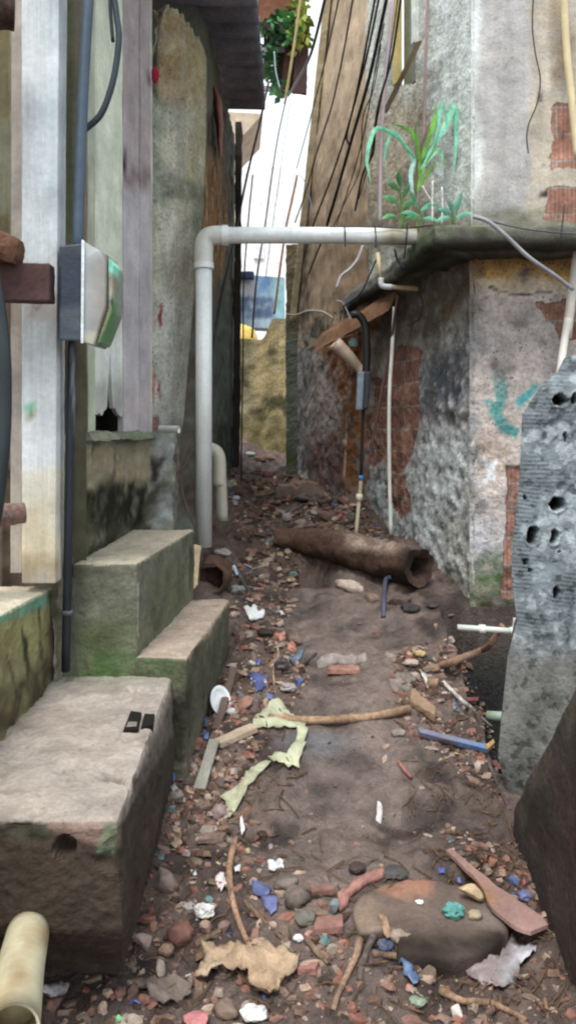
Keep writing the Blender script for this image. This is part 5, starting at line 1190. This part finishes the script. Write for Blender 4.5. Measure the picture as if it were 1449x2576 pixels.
pg_ = lambda V: paint(V, hexc(168, 170, 144), [(R4(600, 1930, 660, 2070), hexc(150, 146, 122), 20, .6), (R4(700, 1900, 780, 1960), hexc(196, 196, 166), 20, .5)], 10, 2, .12)
flat('torn pale green sheet under the bamboo stick', [(632, 1836), (648, 1806), (672, 1792), (690, 1774), (712, 1778), (730, 1804), (752, 1812), (770, 1830), (772, 1850), (744, 1836), (712, 1844), (676, 1838)], GRN, 'sheet', 'sheet', .02, .003, 'paper', .012, paintf=pg_)
flat('pale green sheet piece with a pointed corner, right of the pale offcut', [(748, 1840), (772, 1846), (768, 1880), (752, 1944), (716, 1930), (672, 1912), (694, 1906), (722, 1906), (740, 1880), (750, 1862)], GRN, 'sheet', 'sheet', .02, .003, 'paper', .014, paintf=pg_)
flat('long narrow pale green sheet strip nearest the slab', [(652, 1930), (684, 1924), (650, 1958), (622, 1988), (606, 2030), (576, 2066), (568, 2024), (552, 2016), (600, 1986)], GRN, 'sheet', 'sheet', .02, .003, 'paper', .012, paintf=pg_)
stick('long straight bamboo stick lying across the path', [(676, 1806), (780, 1812), (880, 1808), (960, 1798), (1030, 1782)], 10.5, hexc(164, 128, 90), lift=.03, taper=.95, wob=.08, seg=12)
stone('flat terracotta brick on the path', 866, 1688, 86, 34, hexc(172, 112, 92), 'brick', 'brick', 'brick', rot=(0, 0, -.15))
flat('pale broken concrete strip above the flat brick', [(796, 1668), (850, 1648), (920, 1646), (920, 1664), (850, 1672), (800, 1682)], hexc(150, 138, 130), 'concrete_fragment', 'concrete', .01, .02, 'stone', .008)
flat('flat grey stone right of the path', [(978, 1712), (1000, 1694), (1036, 1694), (1046, 1710), (1030, 1736), (986, 1738)], hexc(128, 118, 110), 'stone', 'stone', .006, .03, 'stone', .006)
crumple('yellow crumpled leaf near the drain edge', 1057, 1644, 30, 32, hexc(206, 180, 110), 'leaf', 'leaf', 'paper')
crumple('dirty cream wrapper left of the branch', 1036, 1666, 44, 30, hexc(170, 152, 132), 'wrapper', 'wrapper', 'paper')
stone('ochre knot of wood at the thick end of the branch', 1092, 1680, 34, 32, hexc(150, 116, 78))
stick('bare branch rising over the drain hole', [(1110, 1682), (1150, 1660), (1200, 1640), (1232, 1622), (1252, 1592), (1264, 1572)], 10, hexc(158, 116, 84), lifts=[0, .06, .16, .24, .28, .3], taper=.8, wob=.2)
flat('white curved shard beside the branch', [(1058, 1692), (1070, 1698), (1078, 1720), (1076, 1740), (1070, 1722), (1060, 1704)], hexc(206, 200, 194), 'shard', 'scrap', .004, .006)
stone('round ochre stone under the white shard', 1088, 1720, 30, 30, hexc(156, 118, 84))
stick('thin white stick along the drain edge', [(1114, 1716), (1140, 1742), (1176, 1776), (1232, 1826)], 5, hexc(196, 184, 176), wob=.2, lift=.015)
flat('bluish round lid near the drain edge', [(1136, 1772), (1152, 1766), (1170, 1776), (1174, 1792), (1158, 1796), (1140, 1788)], hexc(96, 112, 122), 'lid', 'lid', .004, .004)
pk = rough(hexa(G(1032, 1764, .02), G(1094, 1806, .02), (.012, .045, .01), (0, -.006, .02)), .02, .012, .012, seed=9, chip=.02); solo('wood_chunk', 'peeling brown wood chunk at the right end of the bamboo stick', 'wood', pk, 'wood', hexc(156, 130, 106))
stone('greyish pink stone below the wood chunk', 1000, 1844, 42, 28, hexc(150, 136, 128), 'angular')
pl_a, pl_b = G(1052, 1862, .035), G(1222, 1908, .04)
pkv = rough(hexa(pl_a, pl_b, (.0, .016, .004), (0, -.006, .012)), .025, .004, .003, seed=2)
bpk = thing('plank', 'blue painted plank with a bare broken end beside the brick wall', 'plank', G(1130, 1890))
part('board', pkv, 'wood', bpk, paint(pkv[0], hexc(116, 116, 132), [(R4(1090, 1860, 1130, 1930), hexc(110, 92, 84), 10, .7), (R4(1150, 1860, 1240, 1930), hexc(92, 126, 170), 30, .8), (R4(1040, 1850, 1100, 1880), hexc(120, 120, 150), 20, .6)], 8, 2))
part('broken_end', rough(hexa(pl_b + Vector((.0, 0, 0)), pl_b + Vector((.035, .01, .025)), (0, .016, .004), (0, -.006, .012)), .02, .004, .006), 'wood', bpk, hexc(176, 140, 94))
stick('thin red stick standing in the mud', [(1002, 1916), (1016, 1936), (1034, 1956)], 5, hexc(168, 92, 76), lift=.02)
stick('dark metal strip along the foot of the raking wall', [(1228, 1924), (1240, 1950), (1262, 2000), (1282, 2040)], 5, hexc(84, 74, 76), name='metal_strip', cat='metal', mat='metal')
flat('red and white wrapper under the blue plank end', [(1232, 1912), (1246, 1916), (1244, 1936), (1234, 1930)], hexc(190, 120, 130), 'wrapper', 'wrapper', .006)
# --- near litter
stone('grey stone at the foot of the slab, below the blue strip', 437, 2002, 48, 34, hexc(146, 136, 122))
stone('small round cream stone right of the grey one', 523, 2007, 20, 22, hexc(178, 156, 134))
stone('tall pinkish stone at the lower tip of the green strip', 552, 2044, 42, 56, hexc(148, 124, 122))
stone('mud covered brick block beside the slab', 532, 2112, 80, 38, hexc(124, 98, 86), 'brick', 'brick', 'brick', rot=(0, 0, .1))
stone('large ridged grey brown rock beside the slab foot', 412, 2218, 70, 104, hexc(142, 120, 110), 'angular', flat=.7)
stone('smooth red brown stone, largest of the rounded ones', 452, 2350, 66, 104, hexc(136, 82, 66), rot=(.15, .35, .2), flat=.62, depth=.75)
stone('pink quartz like rock left of the red brown stone', 358, 2372, 58, 68, hexc(176, 146, 138), 'angular')
stone('ochre stone just below the pink rock', 418, 2394, 46, 36, hexc(160, 122, 92))
stone('small orange stone between the pink rock and the red brown stone', 385, 2332, 30, 28, hexc(164, 116, 88))
stone('tan stone highest of the group beside the slab', 334, 2298, 34, 34, hexc(176, 134, 104), 'angular')
stone('pointed brown stone right of the red brown one', 566, 2336, 48, 46, hexc(128, 102, 90), 'angular')
stick('thin stick poking from under the pointed stone', [(492, 2384), (520, 2366), (556, 2346)], 8, hexc(124, 98, 74))
crumple('white crumpled plastic bag behind the red brown stone', 514, 2290, 54, 60, hexc(220, 218, 214), 'plastic_bag', 'bag', amp=.6)
crumple('pale grey crumpled plastic left of the white bag', 476, 2282, 36, 44, hexc(172, 168, 166), 'plastic_bag', 'bag')
stick('long curved stick through the near litter', [(594, 2110), (580, 2160), (578, 2220), (592, 2290), (614, 2350), (636, 2394)], 9, hexc(170, 126, 90), wob=.15, lift=.02)
flat('white paper tip at the top of the curved stick', [(604, 2070), (610, 2066), (614, 2100), (610, 2116), (604, 2100)], WHT, 'paper_scrap', 'paper', .006, .002, 'paper', .02)
flat('white and pink wrapper left of the curved stick', [(544, 2214), (562, 2206), (570, 2232), (556, 2250), (542, 2234)], hexc(210, 190, 190), 'wrapper', 'wrapper')
flat('white paper scrap touching the curved stick', [(588, 2186), (606, 2180), (604, 2200), (592, 2202)], WHT, 'paper_scrap', 'paper', .006, .002, 'paper')
flat('white plastic scrap alone on the path', [(672, 2172), (712, 2174), (714, 2192), (698, 2190), (690, 2200), (678, 2198)], hexc(220, 222, 228), amp=.012)
flat('small white scrap above the ridged rock', [(480, 2190), (494, 2192), (494, 2208), (484, 2206)], WHT, 'paper_scrap', 'paper', .006, .002, 'paper')
flat('blue plastic scrap with ragged edge, upper of two', [(632, 2232), (652, 2226), (680, 2240), (678, 2256), (650, 2262), (636, 2254)], hexc(60, 84, 142))
flat('blue violet plastic scrap, lower of two beside the grey stone', [(658, 2262), (684, 2260), (700, 2272), (694, 2296), (682, 2310), (664, 2290)], hexc(80, 98, 160))
stone('flat grey stone above the blue scraps', 720, 2226, 62, 26, hexc(124, 114, 106))
stone('dark grey round rock right of the blue scraps', 746, 2258, 66, 70, hexc(104, 94, 88))
stone('greenish grey stone below the dark round rock', 768, 2314, 54, 34, hexc(112, 116, 104))
stick('thin dark stick running down right of the curved one', [(616, 2272), (660, 2318), (700, 2356), (730, 2388)], 6, hexc(118, 92, 68))
stick('white plastic tube above the beige cloth', [(692, 2406), (716, 2392)], 8, hexc(206, 206, 202), 'tube', 'tube', mat='pvc', wob=0, taper=1)
crumple('teal plastic chip right of the white tube', 716, 2420, 26, 26, hexc(128, 168, 178)); crumple('second teal plastic chip, nearer the brick piece', 744, 2428, 30, 26, hexc(120, 164, 180))
clothp = lambda V: paint(V, hexc(178, 154, 128), [(R4(500, 2400, 560, 2480), hexc(196, 176, 150), 24, .6), (R4(620, 2470, 680, 2540), hexc(140, 110, 88), 24, .7), (R4(560, 2470, 640, 2500), hexc(130, 106, 86), 14, .6)], 14, 2, .25)
flat('crumpled beige cloth, largest in the foreground', [(498, 2404), (540, 2412), (590, 2402), (640, 2408), (690, 2400), (746, 2428), (738, 2460), (704, 2500), (672, 2544), (640, 2500), (600, 2470), (560, 2466), (520, 2486), (498, 2478)], CRM, 'cloth', 'cloth', .05, .006, 'cloth', .02, paintf=clothp, n=20)
flat('muddy grey rag left of the beige cloth', [(340, 2480), (390, 2462), (440, 2470), (486, 2472), (476, 2510), (430, 2540), (380, 2530)], hexc(132, 116, 104), 'rag', 'rag', .024, .005, 'cloth', .01, n=16)
crumple('white plastic cup at the bottom edge', 640, 2552, 76, 52, hexc(222, 226, 222), 'plastic_cup', 'cup')
crumple('red and white wrapper at the bottom edge', 494, 2566, 70, 34, hexc(206, 110, 112), 'wrapper', 'wrapper')
stone('brown stone between the two white things at the bottom edge', 568, 2544, 62, 50, hexc(132, 108, 90))
stone('reddish stone by the grey rag', 304, 2500, 40, 34, hexc(140, 88, 72), 'angular')
crumple('bright green scrap at the bottom edge', 299, 2562, 18, 30, hexc(96, 200, 130)); flat('blue chip near the bottom edge', [(326, 2526), (352, 2528), (356, 2538), (330, 2538)], hexc(64, 92, 176), amp=.006)
flat('white and pink broken tile left of the waste pipe stones', [(110, 2500), (150, 2486), (176, 2492), (170, 2514), (140, 2520), (108, 2514)], hexc(196, 190, 192), 'tile', 'tile', .006, .02, 'stone', .02)
stone('rusty brick under the broken tile', 138, 2530, 60, 40, hexc(132, 92, 76), 'angular', 'brick', 'brick')
stone('dark red stone beside the waste pipe', 160, 2432, 40, 34, hexc(104, 58, 56), 'angular')
flat('thin white strip beside the waste pipe', [(134, 2410), (150, 2400), (152, 2410), (140, 2420)], WHT, 'paper_scrap', 'paper', .004, .002, 'paper', .02)
# round concrete lid
lc = G(1080, 2318); lc.z -= .014
def lid():
    V = []; n = 72; rr = [(.0, .0), (.35, .0), (.62, .0), (.8, 0), (.93, 0), (.985, -.004), (1.0, -.014), (1.0, -.045), (.97, -.08)]
    sx, sy = .232, .19
    for r, dz in rr:
        for k in range(n):
            t = k / n * 2 * math.pi; q = 1 + .02 * noise.noise(Vector((math.cos(t) * 3, math.sin(t) * 3, 1))) + .012 * noise.noise(Vector((math.cos(t) * 11, math.sin(t) * 11, 1)))
            notch = 1 - .34 * ss(1 - abs((t - 3.85) / .34), 0, .7) * ss(r, .4, 1)        # a bite out of the near left edge
            x, y = math.cos(t) * r * sx * q * notch, math.sin(t) * r * sy * q * notch
            z = dz + .035 + .009 * fz((x, y, 0), 12, 3, 4) + .005 * fz((x, y, 3), 40, 3, 3)
            V.append(lc + Vector((x, y, z + y * .01)))
    return V, [(j * n + k, j * n + (k + 1) % n, (j + 1) * n + (k + 1) % n, (j + 1) * n + k) for j in range(len(rr) - 1) for k in range(n)]
lv_ = lid()
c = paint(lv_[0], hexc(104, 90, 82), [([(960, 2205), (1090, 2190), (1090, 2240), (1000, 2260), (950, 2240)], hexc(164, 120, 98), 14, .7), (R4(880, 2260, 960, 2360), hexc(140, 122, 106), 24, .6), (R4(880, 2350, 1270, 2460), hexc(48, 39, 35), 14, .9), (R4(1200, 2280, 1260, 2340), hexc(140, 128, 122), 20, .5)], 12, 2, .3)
solo('concrete_disc', 'thick round concrete lid half sunk in the near mud', 'round lid', lv_, 'concrete', c, smooth=True)
def on_lid(px, py): v = P(px, py, 2.3); y = 2.0
def LZ(px, py):
    t = (lc.z + .039 - H) / (-(py - HY) / F_); return P(px, py, t)
crumple_c = LZ(1142, 2300)
o = solo('rag', 'teal rag bunched on the round lid', 'rag', ico(crumple_c + Vector((0, 0, .012)), (.030, .026, .018), seed=8, amp=.6, freq=3), 'cloth', hexc(96, 150, 146), smooth=False)
solo('stone', 'cream stone at the back rim of the round lid', 'stone', ico(LZ(1184, 2262) + Vector((0, 0, .02)), (.045, .03, .028), (0, .2, -.3), seed=5, angular=True), 'stone', hexc(186, 164, 132))
solo('stone', 'small pale stone in front of the cream one on the lid', 'stone', ico(LZ(1194, 2308) + Vector((0, 0, .008)), (.022, .018, .013), seed=9), 'stone', hexc(168, 154, 130), smooth=True)
solo('paper_scrap', 'tiny white scrap in the middle of the round lid', 'paper', ico(LZ(1056, 2271) + Vector((0, 0, .003)), (.012, .01, .003), seed=2, amp=.5), 'paper', WHT, smooth=False)
flat('long terracotta slab piece behind the round lid', [(850, 2262), (888, 2228), (940, 2204), (966, 2196), (966, 2212), (910, 2238), (880, 2262), (866, 2290), (852, 2300)], hexc(168, 108, 94), 'brick', 'brick', .006, .024, 'stone', .02)
stone('pale pink brick piece left of the terracotta slab', 810, 2240, 62, 40, hexc(160, 106, 92), 'brick', 'brick', 'brick', rot=(0, 0, .2))
stone('blue grey triangular stone beside the terracotta slab', 840, 2284, 48, 52, hexc(104, 128, 132), 'angular')
stone('flat terracotta brick left of the round lid', 828, 2332, 92, 52, hexc(160, 102, 90), 'brick', 'brick', 'brick', rot=(.1, 0, .12))
stone('small pink brick bit under the flat terracotta brick', 776, 2352, 30, 24, hexc(178, 120, 104), 'angular', 'brick', 'brick')
stone('terracotta brick piece near the bottom sticks', 778, 2440, 56, 32, hexc(160, 98, 86), 'brick', 'brick', 'brick')
crumple('white crumpled tissue below the flat terracotta brick', 750, 2360, 30, 24, hexc(210, 214, 222), 'paper_scrap', 'paper', 'paper')
stick('forked pale stick in front of the round lid', [(904, 2372), (896, 2412), (874, 2458), (848, 2516), (838, 2548)], 10, hexc(164, 128, 98), taper=.7)
stick('dark wet stick left of the round lid', [(946, 2352), (926, 2392), (910, 2440), (904, 2472)], 10, hexc(92, 82, 78))
stick('stick lying along the front of the round lid', [(938, 2406), (990, 2412), (1050, 2424)], 9, hexc(128, 100, 74))
stick('stick at the bottom right leading to the white stone', [(1108, 2498), (1160, 2524), (1230, 2530), (1280, 2550), (1322, 2574)], 9, hexc(164, 126, 86))
stick('brown stick left of the forked one', [(770, 2370), (796, 2400), (824, 2430)], 9, hexc(132, 106, 80))
flat('pale dry leaf at the lid notch', [(952, 2326), (964, 2324), (980, 2362), (982, 2384), (966, 2376)], hexc(168, 128, 96), 'leaf', 'leaf', .008, .003, 'paper', .03)
crumple('frayed straw bundle against the front of the lid', 1006, 2356, 62, 50, hexc(156, 136, 116), 'straw', 'straw', 'paper')
flat('blue rag under the lid notch', [(950, 2380), (980, 2374), (994, 2384), (986, 2400), (958, 2402)], hexc(66, 92, 132), 'rag', 'rag', .014, .003, 'cloth')
flat('blue plastic scrap in front of the lid', [(1002, 2434), (1020, 2424), (1034, 2440), (1054, 2470), (1050, 2488), (1030, 2478), (1014, 2462)], hexc(60, 104, 150), amp=.02)
stone('brown rock right of the blue plastic scrap', 1078, 2452, 52, 60, hexc(116, 94, 78), 'angular')
stone('small pink stone below the blue plastic scrap', 1028, 2488, 26, 26, hexc(186, 124, 112), 'angular')
crumple('pale green crumpled scrap at lower right', 1054, 2520, 50, 34, hexc(130, 160, 130))
stone('white rock at the bottom right', 1148, 2548, 46, 54, hexc(214, 208, 198), 'angular')
crumple('grey black netting behind the round lid', 992, 2196, 76, 34, hexc(70, 74, 76), 'netting', 'net', 'cloth')
crumple('dark crumpled scrap left of the netting', 900, 2184, 50, 40, hexc(70, 58, 58), 'rag', 'rag', 'cloth')
bd_a, bd_b = G(1128, 2156, .02), G(1356, 2372, .035)
def taperboard():
    V = []; n = 24; d = (bd_b - bd_a); s = d.cross(Vector((0, 0, 1))).normalized()
    for side in (0, 1):
        for i in range(n):
            u = i / (n - 1); w = np.interp(u, [0, .35, .5, .7, .9, 1], [.012, .016, .026, .05, .055, .034]); off = np.interp(u, [0, .4, .7, 1], [0, 0, -.02, .0])
            c = bd_a + d * u - s * off; 
            for k in range(5): q = c + s * w * (k / 2 - 1) * (1 + .15 * noise.noise(Vector((u * 9, k, 0)))); V.append(q + Vector((0, 0, .012 * (1 - side) - .004 + .004 * fz(q, 12, 2, 3))))
    N = 5 * n; Fc = gridfaces(5, n) + gridfaces(5, n, N)
    for i in range(n - 1):
        for k in (0, 4): a = i * 5 + k; Fc.append((a, a + 5, a + 5 + N, a + N))
    for k in range(4):
        for i in (0, n - 1): a = i * 5 + k; Fc.append((a, a + 1, a + 1 + N, a + N))
    return V, Fc
tb = taperboard(); solo('broken_board', 'broken pinkish board with a narrow pointed end, right of the round lid', 'board', tb, 'wood', paint(tb[0], hexc(150, 120, 112), [([(1100, 2140), (1260, 2260), (1230, 2280), (1100, 2170)], hexc(166, 126, 92), 14, .8), (R4(1290, 2290, 1380, 2400), hexc(176, 142, 136), 24, .6)], 8, 2))
flat('bright blue chip right of the netting', [(1100, 2190), (1116, 2190), (1120, 2206), (1104, 2206)], hexc(50, 96, 190), amp=.006)
flat('blue chip at the back rim of the lid', [(1148, 2214), (1158, 2212), (1164, 2232), (1152, 2230)], hexc(60, 90, 190), amp=.006)
crumple('blue torn plastic beside the broken board', 1322, 2254, 44, 44, hexc(84, 98, 160))
crumple('lime green leaf left of the broken board', 1222, 2216, 24, 24, hexc(150, 176, 96), 'leaf', 'leaf', 'leaf')
flat('white pointed leaf in the middle of the path', [(950, 2022), (958, 2024), (962, 2046), (958, 2080), (946, 2070), (946, 2044)], hexc(204, 190, 192), 'leaf', 'leaf', .006, .002, 'paper')
bagp = lambda V: paint(V, hexc(138, 126, 126), [(R4(1290, 2380, 1350, 2430), hexc(190, 190, 196), 24, .7), (R4(1260, 2430, 1300, 2480), hexc(166, 172, 176), 20, .6), (R4(1130, 2400, 1200, 2470), hexc(100, 84, 80), 30, .7)], 18, 4, .4)
flat('dirty grey plastic bag spread at lower right', [(1236, 2372), (1290, 2364), (1344, 2390), (1340, 2420), (1306, 2440), (1286, 2488), (1254, 2496), (1200, 2480), (1150, 2440), (1130, 2412), (1200, 2400), (1250, 2400)], CRM, 'plastic_bag', 'bag', .03, .002, 'scrap', .008, paintf=bagp, n=22)
stick('thin curled black wire end in the mud at left of the path', [(712, 1990), (704, 2010), (704, 2030), (712, 2040)], 3, (.02, .02, .02), 'wire', 'wire', mat='cable', wob=0)
stick('upright pale stick at the bottom right corner', [(1370, 2516), (1376, 2550), (1378, 2590)], 6, hexc(160, 120, 90))

# --- countless small debris
def debris():
    rnd = random.Random(21); V = []; Fc = []; C = []
    zones = [([(330, 2030), (560, 1980), (760, 2200), (900, 2350), (1420, 2400), (1449, 2600), (120, 2600), (330, 2300)], 1250, 14), ([(450, 1860), (590, 1640), (720, 1600), (780, 1700), (690, 1860), (560, 2080), (400, 2160)], 820, 11),
             ([(580, 1420), (700, 1340), (760, 1440), (700, 1640), (590, 1640)], 560, 9), ([(980, 1640), (1150, 1600), (1240, 1850), (1270, 2020), (1080, 1900), (1000, 1800)], 600, 10), ([(560, 1180), (860, 1200), (1000, 1380), (600, 1360)], 900, 9), ([(700, 1560), (1140, 1520), (1240, 2050), (1300, 2200), (700, 2200)], 170, 7), ([(1080, 2080), (1320, 2120), (1400, 2360), (1240, 2260)], 300, 11)]
    pal = [hexc(138, 106, 94), hexc(120, 96, 82), hexc(140, 118, 104), hexc(96, 76, 66), hexc(176, 152, 134), hexc(70, 56, 50), hexc(128, 110, 98), hexc(160, 146, 134), hexc(144, 102, 88)]
    rare = [hexc(80, 98, 140), hexc(190, 190, 188), hexc(110, 140, 140), hexc(180, 166, 130), hexc(150, 90, 88)]
    for poly, n, sz in zones:
        xs = [p[0] for p in poly]; ys = [p[1] for p in poly]; cnt = 0
        while cnt < n:
            x, y = rnd.uniform(min(xs), max(xs)), rnd.uniform(min(ys), max(ys))
            if polymask(np.array([x]), np.array([y]), poly, 1)[0] < .5: continue
            cnt += 1; g = G(x, y); s = sz * min(2.9, rnd.lognormvariate(-.02, .78)) * g.y / F_ * .5; col = rnd.choice(pal) if rnd.random() < .955 else rnd.choice(rare)
            o = len(V); yaw = rnd.uniform(0, 6.3); m = Euler((rnd.uniform(-.4, .4), rnd.uniform(-.4, .4), yaw)).to_matrix(); k = rnd.randint(5, 7); hgt = rnd.uniform(.25, .9); sx = rnd.uniform(.7, 1.9)
            for lev, sc in ((-.5, 1), (.5, rnd.uniform(.6, .9))):
                for q in range(k):
                    t = q / k * 6.283 + rnd.uniform(-.3, .3); V.append(g + m @ Vector((math.cos(t) * s * sc * sx * rnd.uniform(.75, 1.2), math.sin(t) * s * .75 * sc, lev * s * hgt))); C.append(np.array(col) * rnd.uniform(.7, 1.1))
            Fc.append(tuple(o + k + q for q in range(k)))
            for q in range(k): Fc.append((o + q, o + (q + 1) % k, o + k + (q + 1) % k, o + k + q))
    return V, Fc, np.array(C)
V, Fc, C = debris(); solo('rubble', 'countless small stones, brick crumbs and plastic chips strewn over the mud', 'rubble', (V, Fc), 'stone', C, kind='stuff')
def twigs():
    rnd = random.Random(8); out = []
    zones = [(340, 1040, 1420, 2560, 190), (450, 1620, 760, 2050, 160), (600, 1220, 1000, 1420, 240), (1000, 1620, 1270, 2060, 110), (1060, 2080, 1420, 2560, 100)]
    for x0, y0, x1, y1, n in zones:
        if y0 < 1100: y0 = 2080
        for _ in range(n):
            x, y = rnd.uniform(x0, x1), rnd.uniform(y0, y1); g = G(x, y)
            if g.y > 9 or abs(g.x) > 1.0: continue
            L = rnd.uniform(.02, .10) * (1.6 if y < 1420 else 1); a = rnd.uniform(0, 6.28); pts = []
            for k in range(3):
                t = k / 2 - .5; xx, yy = g.x + math.cos(a) * L * t + rnd.uniform(-.006, .006), g.y + math.sin(a) * L * t
                pts.append(Vector((xx, yy, zg(xx, yy) + .004 + rnd.uniform(0, .012))))
            out.append(tube(pts, rnd.uniform(.001, .0028), 5, 3))
    return join(*out)
tw = twigs(); solo('twigs', 'fine twigs and straw scattered over the mud', 'twigs', tw, 'stick', hexc(98, 78, 60), kind='stuff')
